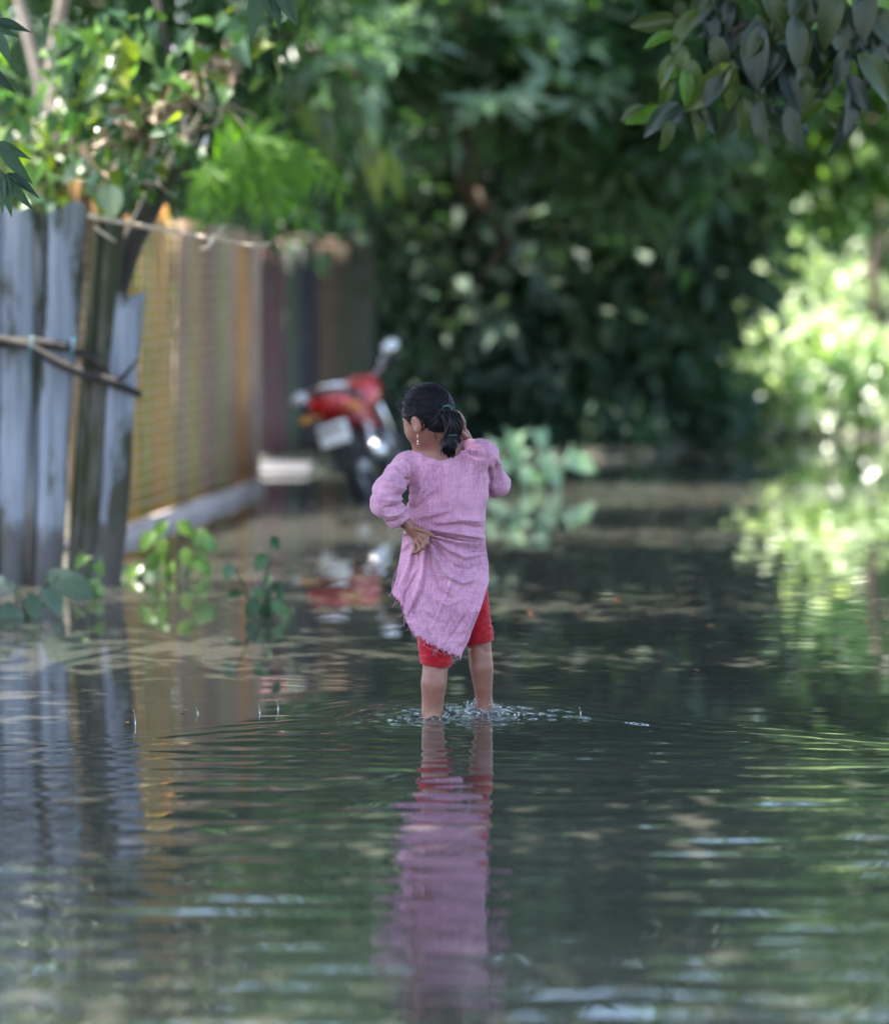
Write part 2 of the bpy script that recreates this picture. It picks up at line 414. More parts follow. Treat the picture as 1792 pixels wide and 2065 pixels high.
def place_leaf(me, parent, base, d, roll=0, scale=1, up=(0, 0, 1), name='leaf', origin=None):
    o = bpy.data.objects.new(name, me); C.objects.link(o); o.parent = parent
    org = origin if origin is not None else parent.location
    o.matrix_local = Matrix.Translation(Vector(base) - org) @ frame(d, up, roll) @ Matrix.Scale(scale, 4); return o

def leaf_cloud(blobs, size, rs, per=14, spread=.22, droop=.5, aspect=.42, star=0.0, nb=(0, 0, 1.0), nj=.55):
    """leaf-sized folded faces in clumps spread through ellipsoids; blobs: (centre, radii, clumps)"""
    Vs, Ts, A = [], [], []; base = 0
    for c, r, nc in blobs:
        u = rs.normal(size=(nc, 3)); u /= np.linalg.norm(u, axis=1)[:, None]
        rad = (rs.rand(nc) ** .45)[:, None]
        cc = np.array(c) + u * rad * np.array(r) * (1 + .18 * rs.normal(size=(nc, 1)))
        k = per; N = nc * k
        ctr = np.repeat(cc, k, 0) + rs.normal(size=(N, 3)) * spread * np.array([1, 1, .7])
        outw = np.repeat(u, k, 0)
        d = outw * .6 + rs.normal(size=(N, 3)) * .7; d[:, 2] -= droop
        if star > 0:                                    # whorls: leaves of one clump share a centre and fan out
            st = np.repeat(rs.rand(nc) < star, k)
            ctr[st] = np.repeat(cc, k, 0)[st]
            d[st] = rs.normal(size=(st.sum(), 3)) * np.array([1, 1, .35]); d[st, 2] -= droop * .35
        d /= np.linalg.norm(d, axis=1)[:, None]
        nrm = rs.normal(size=(N, 3)) * nj + np.array(nb); s_ = np.cross(d, nrm); s_ /= np.linalg.norm(s_, axis=1)[:, None] + 1e-9
        nn = np.cross(s_, d)
        L = size * (.6 + .8 * rs.rand(N))[:, None]; W_ = L * aspect * .5
        b = ctr; tip = ctr + d * L - nn * L * .12
        m1 = ctr + d * L * .38; 
        V = np.stack([b, m1 + s_ * W_ + nn * W_ * .3, tip, m1 - s_ * W_ + nn * W_ * .3], 1).reshape(-1, 3)
        i = np.arange(N)[:, None] * 4 + base
        Ts.append(np.concatenate([i + np.array([[0, 1, 2]]), i + np.array([[0, 2, 3]])])); Vs.append(V); base += len(V)
        A.append(np.repeat(np.clip(np.repeat(rs.rand(nc), k) * .6 + rs.rand(N) * .4, 0, .999), 4))
    return np.vstack(Vs), np.vstack(Ts), np.concatenate(A)
def foliage(name, parent, blobs, size, seed, mat, stuff=True, **k):
    rs = np.random.RandomState(seed); o0 = np.array(parent.location) if parent else np.zeros(3)
    V, T, A = leaf_cloud(blobs, size, rs, **k)
    o = obj(name, np_mesh(name, V - o0, T, False, A), M[mat], parent)
    if stuff: o['kind'] = 'stuff'
    return o
def wavy(a, b, n=8, amp=.05, rs=random):
    a, b = Vector(a), Vector(b); L = (b - a).length
    return [a.lerp(b, i / (n - 1)) + Vector((rs.uniform(-1, 1), rs.uniform(-1, 1), rs.uniform(-1, 1))) * amp * L * (0 < i < n - 1) for i in range(n)]
def tree(name, label, base, height, trad, blobs, size, seed, mat, bk='bark_brown', cat='tree', group=None, limbs=6, lean=(0, 0), **k):
    t = thing(name, base, label, cat, group); rr = random.Random(seed); b = Vector(base)
    m = MB(); top = Vector((lean[0], lean[1], height)); pts = wavy((0, 0, -.3), top, 8, .025, rr)
    m.tube(pts, np.linspace(trad, trad * .45, 8), 10)
    for i in range(limbs):
        c, r, _ = blobs[i % len(blobs)]; st = pts[3 + i % 5]; tgt = Vector(c) - b + Vector((rr.uniform(-.5, .5) * r[0], rr.uniform(-.5, .5) * r[1], rr.uniform(-.3, .5) * r[2]))
        m.tube(wavy(st, tgt, 6, .06, rr), np.linspace(trad * .4, trad * .08, 6), 7)
    m.build('trunk', M[bk], t)
    foliage('crown', t, blobs, size, seed, mat, **k)
    return t
def W_(px, py, Y, rx, ry, rz, n): return (tuple(at(px, py, Y)), (rx, ry, rz), n)

# ------------------------------------------------------------------ fences
def plank_mat(name, c1, c2, moss, mossy):
    s = NM(name); v = s.co((9, 9, .55)); n = s.noise(v, 2.2, 6, .6); col = s.ramp(n, [(.25, c1), (.5, c2), (.75, tuple(min(1, k * 1.35) for k in c2))])
    g1 = s.noise(s.co((3.5, 3.5, .9)), 1.7, 5, .6); col = s.mix(s.ramp(g1, [(.56 - mossy, (0, 0, 0)), (.66 - mossy, (1, 1, 1))]), col, moss)
    sp = s.noise(s.co((6, 6, 6)), 9, 3); col = s.mix(s.ramp(sp, [(.66, (0, 0, 0)), (.72, (.7, .7, .7))]), col, (.03, .03, .025))
    sep = s.n('SeparateXYZ'); s.l(s.co(), sep.inputs[0]); fl_ = s.noise(s.co((5, 5, 2)), 2, 4); ma = s.n('Math', operation='MULTIPLY_ADD'); s.l(fl_, ma.inputs[0]); ma.inputs[1].default_value = -.5; s.l(sep.outputs[2], ma.inputs[2])
    col = s.mix(s.ramp(ma.outputs[0], [(.0, (.85, .85, .85)), (.12, (0, 0, 0))]), col, (.07, .06, .05))          # mud left by the flood
    s.bump(n, .008, .7); return s.set(col, .75)
M['plank_blue'] = plank_mat('plank_blue', (.13, .14, .165), (.26, .28, .33), (.045, .046, .026), .07)
M['plank_moss'] = plank_mat('plank_moss', (.08, .085, .095), (.15, .16, .185), (.04, .043, .018), .12)
M['plank_dark'] = plank_mat('plank_dark', (.05, .045, .04), (.1, .09, .075), (.03, .034, .01), .2)

FY = 17.3
gf = thing('plank_fence', onwater(120, 1180) * 1.0, 'weathered blue-grey plank fence with moss and lashed branch rails, nearest on left', 'fence')
gf.location.z = 0
def plank(t0, t1, b0, b1, ytop, Yd, mat, seed):
    """a warped board between its top and bottom edges (pixels on the photo frame) at depth Yd"""
    rr = random.Random(seed); n = 14; nx = 5; P = []
    A0, A1 = at(t0, ytop, Yd), at(t1, ytop, Yd); B0, B1 = at(b0, 1185, Yd), at(b1, 1185, Yd)
    B0.z = B1.z = -.25
    ph = rr.uniform(0, 6)
    def row(t, dy):
        a = A0.lerp(B0, t); b = A1.lerp(B1, t); out = []
        for j in range(nx):
            u = j / (nx - 1); p = a.lerp(b, u)
            p.y += dy + .012 * math.sin(3 * t + ph) + .008 * math.cos(u * 6.28) + .006 * math.sin(t * 9 + ph + u * 3)
            p.x += (.006 * math.sin(t * 11 + ph * 2) + rr.uniform(-.002, .002)) * (1 if j in (0, nx - 1) else .5)
            if t == 0: p.z += .02 * math.sin(u * 7 + ph) + rr.uniform(-.01, .01)
            out.append(p - gf.location)
        return out
    F_ = [row(i / n, 0) for i in range(n + 1)]; B_ = [[q + Vector((0, .018, 0)) for q in r] for r in F_]
    loop = [f + b[::-1] + [f[0]] for f, b in zip(F_, B_)]
    m = MB(); m.grid([[tuple(q) for q in r][::-1] for r in loop])
    m.grid([[tuple(q) for q in F_[0]], [tuple(q) for q in B_[0]]])
    o = m.build('plank', M[mat], gf); return o
for t0, t1, b0, b1, yt, dy, mt_, sd_ in ((-330, -242, -335, -250, 412, 0, 'plank_moss', 1), (-244, -150, -252, -160, 408, .02, 'plank_blue', 2), (-152, -62, -162, -74, 416, 0, 'plank_moss', 3),
        (-66, 8, -76, 2, 414, .02, 'plank_blue', 5), (4, 72, -2, 48, 416, 0, 'plank_blue', 7), (66, 106, 44, 72, 424, .03, 'plank_moss', 8), (100, 174, 64, 113, 412, -.012, 'plank_blue', 9),
        (186, 216, 128, 152, 446, .02, 'plank_dark', 11), (212, 252, 150, 180, 438, .0, 'plank_dark', 12), (230, 288, 174, 238, 590, -.02, 'plank_blue', 14), (178, 214, 120, 140, 640, .05, 'plank_moss', 15)):
    plank(t0, t1, b0, b1, yt, FY + dy, mt_, sd_)
def pxtube(mb, pts, Yd, rad, org, n=8):
    P = [at(x, y, Yd if not isinstance(Yd, (list, tuple)) else Yd[i]) - org for i, (x, y) in enumerate(pts)]
    mb.tube(P, rad, n)
m = MB(); pxtube(m, [(-340, 640), (-150, 672), (0, 690), (70, 690), (140, 700), (190, 725), (222, 765)], FY - .06, [.03, .03, .028, .026, .025, .022, .014], gf.location)
m.build('branch_rail', M['bark_black'], gf)
m = MB(); pxtube(m, [(-30, 676), (60, 698), (110, 728), (165, 752), (225, 770), (285, 797)], FY - .09, [.02, .022, .024, .026, .026, .018], gf.location)
pxtube(m, [(240, 768), (262, 745), (280, 722)], FY - .08, [.012, .009, .005], gf.location, 6); m.build('branch_rail', M['bark_black'], gf)
m = MB()
for x in (66, 150): pxtube(m, [(x, 676), (x - 4, 700), (x - 6, 740)], FY - .12, .006, gf.location, 6)
m.build('lashing', simple('blue_cord', (.08, .2, .24), .7), gf)

def rust_mat(name, base, rust, amt):
    s = NM(name); n = s.noise(s.co((8, 8, .35)), 3.0, 5, .6); n2 = s.noise(s.co((2, 2, 1.2)), 3, 5)
    col = s.ramp(n, [(.3, tuple(k * .65 for k in base)), (.65, base)])
    col = s.mix(s.ramp(n2, [(.55 - amt, (0, 0, 0)), (.75 - amt, (1, 1, 1))]), col, rust); s.bump(n, .004, .5)
    return s.set(col, .7)
A0, B0 = Vector((-2.135, 18.9, 0)), Vector((-1.43, 24.7, 0))
yf = thing('rusty_sheet_fence', tuple(A0.lerp(B0, .5)), 'rust-orange and mossy yellow corrugated sheet fence running back along the lane', 'fence')
YC = [(.3, .16, .06)] * 3 + [(.52, .21, .05), (.62, .37, .05), (.38, .31, .04), (.60, .30, .05), (.50, .33, .06), (.30, .20, .13), (.36, .30, .06), (.36, .19, .11), (.19, .12, .09), (.28, .27, .09), (.42, .24, .15), (.72, .29, .05), (.50, .30, .2)]
d = (B0 - A0); L = d.length; d.normalize(); nrm = Vector((d.y, -d.x, 0)); nP = len(YC)
for i, c in enumerate(YC):
    c = tuple(.82 * a + .18 * b for a, b in zip(c, (.44, .25, .09)))
    rr = random.Random(i); wd = L / nP; ht = 2.13 - .24 * i / nP + rr.uniform(-.05, .05); P = []
    tilt = rr.uniform(-.008, .008)
    nu = 25
    for zi in range(7):
        z = .085 - .01 * i / nP + (ht - .1) * zi / 6; row = []
        for k in range(nu):
            u = k / (nu - 1); p = A0 + d * (wd * (i + u * 1.04)) + nrm * (.016 * math.sin(u * 2 * math.pi * 5.5) + .006 * (i % 2) + tilt * zi) - yf.location
            row.append((p.x, p.y, z))
        P.append(row)
    m = MB(); m.grid(P); o = m.build('metal_sheet', rust_mat('rusty_sheet', c, (.28, .13, .05) if i % 3 else (.2, .17, .05), -.02 + .06 * rr.random()), yf)
    sd = o.modifiers.new('solid', 'SOLIDIFY'); sd.thickness = .004
m = MB()
for k in range(24):
    z = .18 + k * .076
    m.tube([A0 + d * t - yf.location + nrm * (.032 + .004 * math.sin(t * 7 + k)) + Vector((0, 0, z + .006 * math.sin(t * 5 + k))) for t in np.linspace(0, L * .9, 16)], .006, 5)
for k in range(26):
    t = L * .9 * k / 25; m.tube([A0 + d * t - yf.location + nrm * .036 + Vector((0, 0, z)) for z in (.15, 1.0, 1.95)], .004, 5)
m.build('wire_mesh', simple('old_wire', (.46, .36, .24), .7), yf)
s = NM('lime_concrete'); n = s.noise(s.co(), 6, 6, .6); s.bump(n, .01)
M['concrete'] = s.set(s.ramp(n, [(.3, (.24, .2, .185)), (.6, (.42, .355, .335)), (.8, (.5, .45, .42))]), .85)
m = MB(); sect = [(-.06, -.28), (.10, -.28), (.10, .045), (.09, .07), (-.06, .074), (-.06, -.28)]
m.grid([[tuple(A0 + d * t - yf.location + nrm * (a + .008 * math.sin(t * 6)) + Vector((0, 0, b + .008 * math.sin(t * 4.4) * (b > 0)))) for a, b in sect] for t in np.linspace(0, L + .05, 24)])
m.build('concrete_base', M['concrete'], yf)
m = MB(); m.box(tuple(B0 - yf.location + nrm * .02 + Vector((0, .03, .86))), (.07, .06, 2.0)); bevel(m.build('corner_post', M['twig_tan'], yf), .008)

mf = thing('scrap_sheet_fence', tuple(at(630, 930, 27.6)), 'maroon, green and brown patched sheet fence standing behind the motorcycle', 'fence'); mf.location.z = .1
xs_ = [(512, 575, (.15, .075, .08)), (575, 612, (.10, .13, .10)), (606, 640, (.055, .045, .06)), (636, 690, (.13, .085, .055)), (684, 716, (.10, .09, .06)), (712, 752, (.085, .09, .065))]
for i, (a, b, c) in enumerate(xs_):
    P = []; yt = 478 + 8 * math.sin(i * 2.1)
    for zi in range(6):
        row = []
        for k in range(21):
            u = k / 20; p = at(a + (b - a) * u + (0 if zi < 3 else (i % 2) * 3), yt, 27.5 + .02 * (i % 2) + .5 * (a + (b - a) * u - 512) / 240); 
            row.append((p.x - mf.location.x, p.y - mf.location.y + .012 * math.sin(u * 6.28 * 4), (p.z - .1) * zi / 5))
        P.append(row)
    m = MB(); m.grid(P); o = m.build('metal_sheet', rust_mat('painted_scrap', c, (.12, .16, .12) if i < 3 else (.16, .10, .06), -.02), mf)
    sd = o.modifiers.new('solid', 'SOLIDIFY'); sd.thickness = .004
m = MB(); m.tube([at(512, 640, 27.62) - mf.location, at(752, 640, 28.1) - mf.location], .025, 8); m.build('rail', M['bark_brown'], mf)
m = MB(); m.tube([at(505, 470, 27.4) - mf.location, at(600, 482, 27.5) - mf.location, at(725, 490, 27.9) - mf.location], [.02, .025, .02], 8); m.build('top_pole', M['bark_brown'], mf)

M['wet_concrete'] = simple('wet_concrete', (.075, .075, .082), .5, .25, 7, .01)
sl = thing('concrete_slab', tuple(at(585, 925, 26.9)), 'pale concrete step slab at the water edge left of the motorcycle', 'slab'); sl.location.z = 0
m = MB(); m.box((-.10, .2, -.125), (.55, 1.2, .34)); bevel(m.build('slab_top', M['wet_concrete'], sl), .03)
m = MB(); m.box((-.08, -.56, -.19), (.4, .26, .3)); bevel(m.build('step', M['wet_concrete'], sl), .03)

# ------------------------------------------------------------------ background trees and shrubs
sp = dict(per=14, spread=.24)
tree('dense_dark_tree', 'dense dark green tree in shade directly behind the girl', (.35, 30.8, .2), 4.2, .16,
     [W_(820, 600, 30.2, .75, .8, .8, 85), W_(930, 420, 30.5, .9, 1, .8, 90), W_(1010, 700, 30.4, .9, .9, .8, 105), W_(880, 760, 30, .6, .6, .55, 90), W_(1060, 560, 30.8, .9, 1, .8, 85), W_(900, 160, 31, 1.2, 1.2, 1, 80)], .27, 11, 'leaf_dark', 'bark_dark', per=9, spread=.26, aspect=.46, nb=(0, -.5, .8))
_dt = bpy.data.objects['dense_dark_tree']
for _p in ([(1030, 470), (1000, 520), (965, 570)], [(905, 690), (880, 740), (845, 800)], [(960, 380), (985, 430), (1020, 480)]):
    m = MB(); m.tube([at(x, y, 29.2) - _dt.location for x, y in _p], [.05, .045, .035], 8); m.build('limb', M['bark_brown'], _dt)
tree('overhanging_dark_tree', 'dark green tree with low branches over the water, right of the girl', (2.0, 31.4, .2), 4.5, .18,
     [W_(1200, 560, 31, .9, 1, .9, 90), W_(1250, 740, 30.8, .9, .8, .75, 100), W_(1350, 640, 31.6, .75, .9, .8, 80), W_(1150, 830, 30.3, .7, .6, .35, 60), W_(1360, 810, 32, .7, .7, .35, 50), W_(1330, 420, 31, 1, 1, .8, 150), W_(1420, 480, 32, .7, .8, .7, 100), W_(1250, 200, 31, 1.3, 1.2, 1, 140)], .25, 12, 'leaf_dark', 'bark_dark', per=9, spread=.26, aspect=.46, nb=(0, -.5, .8))
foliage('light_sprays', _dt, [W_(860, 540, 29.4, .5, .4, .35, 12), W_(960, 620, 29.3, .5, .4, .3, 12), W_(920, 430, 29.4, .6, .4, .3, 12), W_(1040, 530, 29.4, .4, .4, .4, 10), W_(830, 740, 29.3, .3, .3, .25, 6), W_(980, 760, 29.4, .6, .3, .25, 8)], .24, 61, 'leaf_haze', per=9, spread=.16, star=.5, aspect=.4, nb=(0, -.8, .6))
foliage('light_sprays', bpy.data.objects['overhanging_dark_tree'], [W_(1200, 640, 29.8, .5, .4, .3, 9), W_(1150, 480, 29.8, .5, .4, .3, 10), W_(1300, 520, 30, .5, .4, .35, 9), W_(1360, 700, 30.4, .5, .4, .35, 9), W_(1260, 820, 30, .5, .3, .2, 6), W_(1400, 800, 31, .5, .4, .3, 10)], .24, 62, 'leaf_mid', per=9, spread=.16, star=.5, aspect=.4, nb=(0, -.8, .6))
_tp = dict(per=10, spread=.2, aspect=.42, nb=(-.1, -.6, .75), nj=.4)
foliage('sunlit_top', _dt, [W_(880, -130, 29.8, 1.5, .8, .45, 60), W_(820, -400, 30.4, 1.7, .8, .6, 60)], .24, 65, 'leaf_top_painted', **_tp)  # tops mostly above the frame, added to brighten reflections and shade the hedge
foliage('sunlit_top', bpy.data.objects['overhanging_dark_tree'], [W_(1280, -130, 30.2, 1.5, .8, .45, 60), W_(1330, -400, 30.8, 1.7, .8, .6, 60), W_(1680, -300, 31.5, 1.4, .8, .6, 50)], .24, 66, 'leaf_top_painted', **_tp)  # likewise added for brighter reflections and hedge shade
tree('whorled_leaf_tree', 'mid green tree with star-shaped leaf whorls at top centre', (.6, 30.9, .2), 4.6, .09,
     [W_(800, 60, 26.5, .8, .7, .55, 36), W_(980, 190, 27, .8, .7, .6, 34), W_(720, 190, 26.5, .55, .6, .5, 22), W_(1180, 120, 27, 1, .8, .7, 44), W_(900, -250, 27, 1.8, 1.4, 1.0, 140), W_(720, -500, 28, 1.8, 1.2, .8, 34)], .33, 13, 'leaf_mid', 'bark_brown', per=10, spread=.2, star=.8, aspect=.3, droop=.4, lean=(-.5, -3))
foliage('pale_whorls', bpy.data.objects['whorled_leaf_tree'], [W_(760, -180, 26.6, 1.0, .6, .5, 14), W_(1000, -260, 26.8, 1.0, .6, .5, 14), W_(640, -330, 27, .9, .6, .5, 10), W_(800, 40, 25.8, .45, .3, .3, 7), W_(700, 160, 25.6, .3, .3, .3, 5), W_(990, 200, 26.2, .25, .3, .2, 4), W_(760, 100, 25.8, .3, .3, .3, 4), W_(1170, 160, 26.4, .3, .3, .3, 4), W_(1090, 20, 26.4, .3, .3, .2, 4)], .3, 63, 'leaf_pale2', per=11, spread=.1, star=1.0, aspect=.28, droop=.3, nb=(-.1, -.7, .7), nj=.3)
tree('drooping_mid_green_tree', 'brighter green drooping tree at upper middle right, behind the leathery branch', (1.7, 31.2, .2), 4.6, .1,
     [W_(1180, 230, 27.6, .6, .6, .5, 26), W_(1280, 330, 27.6, .7, .6, .5, 44), W_(1330, 130, 27.6, .8, .7, .6, 50), W_(1480, 60, 28, .9, .8, .6, 60), W_(1300, -200, 28, 1.7, 1.3, .9, 130), W_(1380, -430, 29, 1.6, 1.2, .6, 55)], .30, 14, 'leaf_mid', 'bark_brown', per=11, spread=.22, star=.6, aspect=.32, droop=.6, lean=(.4, -2.8))
tree('pale_sunlit_tree', 'sunlit pale green tree at the upper right edge', (4.9, 30.4, .2), 4.6, .11,
     [W_(1740, 260, 30, .7, .7, .6, 50), W_(1620, 90, 30, .8, .8, .5, 46), W_(1790, 90, 30, .8, .8, .6, 46), W_(1650, 370, 30.3, .6, .6, .4, 26), W_(1700, -200, 30, 1.5, .9, .8, 60), W_(1680, -450, 31, 1.8, 1, .7, 80)], .2, 15, 'leaf_light', 'bark_brown', per=14, spread=.25)
tree('light_green_tree', 'light green tree over the bright clearing at right', (3.9, 37.5, .25), 4.2, .12,
     [W_(1500, 500, 37, 1.1, 1, .7, 80), W_(1620, 540, 37, 1.1, 1, .6, 80), W_(1750, 480, 37, 1, 1, .8, 90), W_(1560, 420, 38, 1, 1, .7, 80), W_(1460, 620, 37, .8, .8, .5, 60)], .18, 16, 'leaf_mid', 'bark_brown', per=14, spread=.26)
def shrub(label, px, py, Y, rx, rz, n, size, seed, mat, name='shrub', group=None, **k):
    c = at(px, py, Y); b = Vector((c.x, Y, .1)); t = thing(name, tuple(b), label, 'shrub', group); rr = random.Random(seed)
    m = MB()
    for i in range(7): m.tube(wavy((rr.uniform(-.1, .1), rr.uniform(-.1, .1), -.2), (rr.uniform(-.7, .7) * rx, rr.uniform(-.4, .4) * rx, c.z - b.z + rr.uniform(-.2, .6) * rz), 6, .05, rr), np.linspace(.02, .006, 6), 6)
    m.build('stem', M['bark_brown'], t)
    foliage('crown', t, [((c.x, Y, c.z), (rx, rx * .8, rz), n)], size, seed, mat, **k); return t
G = 'sunlit shrubs on the far bank'
shrub('sunlit yellow-green shrub at the left end of the bright far bank', 1475, 745, 33.4, .5, .5, 40, .17, 21, 'leaf_sun_painted', group=G, per=12, spread=.16, nb=(-.22, -.66, .7), nj=.3, aspect=.6)
shrub('tall sunlit shrub in the middle of the bright far bank', 1590, 720, 34.0, .8, .6, 52, .18, 22, 'leaf_sun_painted', group=G, per=12, spread=.18, nb=(-.22, -.66, .7), nj=.3, aspect=.6)
shrub('sunlit shrub near the right frame edge on the far bank', 1745, 745, 33.6, .6, .45, 50, .18, 23, 'leaf_sun_painted', group=G, per=12, spread=.18, nb=(-.22, -.66, .7), nj=.3, aspect=.6)
shrub('low bright shrub at the water edge below the sunlit bank', 1650, 825, 33.0, .75, .25, 60, .16, 24, 'leaf_sun_painted', group=G, per=12, spread=.14, nb=(-.22, -.66, .7), nj=.3, aspect=.6)
shrub('low dark shrub at the water edge, where the sunlit bank begins', 1430, 845, 32.4, .35, .22, 40, .16, 25, 'leaf_mid', group=G, per=12, spread=.15)
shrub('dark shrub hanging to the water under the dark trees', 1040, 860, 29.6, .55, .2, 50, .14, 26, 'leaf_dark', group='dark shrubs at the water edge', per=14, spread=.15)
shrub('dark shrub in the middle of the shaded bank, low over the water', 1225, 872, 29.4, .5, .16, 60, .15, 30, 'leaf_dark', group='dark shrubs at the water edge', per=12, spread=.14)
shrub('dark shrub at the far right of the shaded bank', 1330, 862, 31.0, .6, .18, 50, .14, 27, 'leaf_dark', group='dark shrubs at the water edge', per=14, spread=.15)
foliage('sunlit_sprays', bpy.data.objects['light_green_tree'], [W_(1480, 560, 35.8, .4, .3, .3, 7), W_(1560, 480, 35.8, .5, .3, .3, 8), W_(1660, 560, 35.8, .5, .3, .3, 10), W_(1740, 600, 35.6, .4, .3, .3, 9), W_(1600, 640, 35.6, .5, .3, .25, 9), W_(1450, 650, 35.4, .3, .3, .2, 5)], .2, 64, 'leaf_sun_painted', per=8, spread=.14, nb=(-.22, -.66, .7), nj=.35, aspect=.5)  # sun dapples put in as clusters of paler leaves
shrub('mid green shrub standing in front of the sunlit bank, left half', 1545, 810, 32.9, .3, .28, 26, .17, 28, 'leaf_mid', group=G, per=10, spread=.16)
shrub('mid green shrub between the sunlit shrubs, near the right frame edge', 1700, 790, 33.0, .25, .35, 26, .17, 29, 'leaf_mid', group=G, per=10, spread=.16)
tb = tree('slim_brown_tree', 'slim brown trunk at the right edge of the bright clearing', tuple(at(1765, 860, 34.5) * 1), 3.5, .07, [W_(1790, 250, 36.3, .6, .5, .4, 16)], .18, 17, 'leaf_mid', 'bark_brown', limbs=3, per=12, spread=.25)
# the wood beyond, one mass
rs0 = np.random.RandomState(5); blobs = []
for i in range(46):
    x = -14 + 28 * i / 45 + rs0.normal() * .5; hz = 2.6 + 1.6 * rs0.rand(); blobs.append(((x, 44 + rs0.rand() * 4, hz * .9), (1.6, 1.4, hz * .85), 70))
    blobs.append(((x, 47 + rs0.rand() * 3, 4 + hz), (1.6, 1.4, 1.7), 40))
wood = foliage('far_wood', None, blobs, .34, 31, 'leaf_mid', per=12, spread=.4); tag(wood, 'far green wood closing the view beyond the flooded lane', 'trees', kind='stuff')

# ------------------------------------------------------------------ left yard: trunks, leaning tree, vines, fronds
for px, Yd, rad, lab, sd in ((76, 20.5, .055, 'slim pale trunk nearest the left frame edge, behind the plank fence', 41), (172, 21, .06, 'slim pale-barked tree, second trunk from the left frame edge', 42)):
    b = at(px, 900, Yd); tree('slim_tree', lab, (b.x, Yd, .03), 5.2, rad, [((b.x - .6, Yd + 2.6, 5.6), (1.1, 1.1, .8), 60)], .2, sd, 'leaf_light', 'bark_pale', group='pale trunks behind the plank fence', limbs=0, lean=(-.15, .5), per=12, spread=.3)
tree('yard_tree', 'shaded green tree filling the gap behind the pale trunks at upper left', (-3.4, 24.5, .05), 4.2, .14,
     [W_(60, 150, 24, 1, .9, .8, 90), W_(330, 60, 24.5, .9, .8, .7, 80), W_(230, 300, 25, .9, .8, .6, 70), W_(520, 60, 24.5, .7, .7, .8, 70), W_(560, 330, 25.5, .6, .6, .5, 50), W_(300, -200, 24, 1.6, 1.4, .8, 120), W_(330, -450, 25, 1.7, 1.2, .8, 70)], .19, 43, 'leaf_mid', 'bark_dark', per=12, spread=.24)
tree('back_yard_tree', 'dark tree standing over the patched sheet fence', (-1.6, 29.3, .1), 4.2, .12,
     [W_(640, 380, 29, .7, .8, .9, 90), W_(700, 560, 29, .5, .6, .7, 70), W_(560, 180, 29, .9, .8, .8, 80), W_(760, 750, 28.6, .35, .5, .7, 70)], .18, 44, 'leaf_dark', 'bark_dark', per=14, spread=.24)
shrub('shaded green shrub between the trunks behind the plank fence', 60, 330, 19.2, .5, .35, 46, .15, 45, 'leaf_olive', per=9, spread=.14)

lt = thing('leaning_tree', tuple(at(190, 1150, 17.55)), 'dark mossy leaning tree with vines and dry leaves above the plank fence', 'tree'); lt.location.z = 0
m = MB(); rr = random.Random(3)
pxtube(m, [(200, 1150), (205, 800), (225, 620), (265, 490), (320, 385), (375, 300), (420, 230), (455, 140), (490, 30), (540, -120)], 17.55, [.06, .062, .062, .062, .06, .055, .05, .045, .042, .04], lt.location, 10)
pxtube(m, [(320, 385), (250, 360), (160, 350), (60, 300), (-40, 240)], 17.5, [.03, .026, .022, .018, .014], lt.location)
pxtube(m, [(420, 230), (360, 180), (330, 60), (300, -60)], 17.7, [.025, .022, .018, .014], lt.location)
m.build('trunk', M['bark_dark'], lt)
m = MB()
for i in range(46):
    x = rr.choice([rr.uniform(180, 330), rr.uniform(330, 480)]); y = 300 - (x - 250) * .75 + rr.uniform(-50, 60)
    a = at(x, y, 17.3 + rr.uniform(-.2, .2)); m.tube(wavy(a - lt.location, a - lt.location + Vector((rr.uniform(-.25, .25), rr.uniform(-.1, .1), rr.uniform(-.22, .06))), 5, .1, rr), [.006, .005, .004, .003, .002], 5)
m.build('dry_twigs', M['twig_tan'], lt)['kind'] = 'stuff'
dl = leaf_mesh('dry_leaf', .11, .05, M['leaf_dry'], curl=.5, fold=.9)
for i in range(90):
    k = rr.random(); x = 200 + 280 * k + rr.uniform(-35, 35); y = 300 - 190 * k + rr.uniform(-45, 45)
    place_leaf(dl, lt, at(x, y, 17.25 + rr.uniform(-.15, .15)), (rr.uniform(-1, 1), rr.uniform(-.8, .3), rr.uniform(-1, .3)), rr.uniform(-3, 3), rr.uniform(.7, 1.5), name='dry_leaf')
vl = [leaf_mesh('vine_leaf', .13, .10, M[q], shape='heart', curl=.25, fold=.2) for q in ('leaf_light', 'leaf_mid', 'leaf_pale', 'leaf_yellow')]
for i in range(240):
    k = rr.random()
    if i < 140: x, y = rr.uniform(-10, 320), rr.uniform(20, 410)
    else: x, y = 250 + 260 * k + rr.uniform(-60, 70), 330 - 280 * k + rr.uniform(-80, 70)
    place_leaf(vl[i % 4 if i % 5 else 1], lt, at(x, y, 17.2 + rr.uniform(-.25, .3)), (rr.uniform(-.7, .7), rr.uniform(-.9, .2), rr.uniform(-1, .1)), rr.uniform(-1.2, 1.2), rr.uniform(.6, 1.35), name='leaf')
big = leaf_mesh('pale_leaf', .2, .15, leaf_mat('leaf_cream', [(.35, .42, .25), (.4, .45, .3)], .3, .3), shape='oval', curl=.15, fold=.5)
place_leaf(big, lt, at(222, 372, 17.0), (.05, -.25, -1), 0, .9, up=(0, -1, .2), name='leaf')
place_leaf(big, lt, at(175, 335, 17.0), (-.8, -.3, -.5), .4, .75, up=(0, -1, .4), name='leaf')
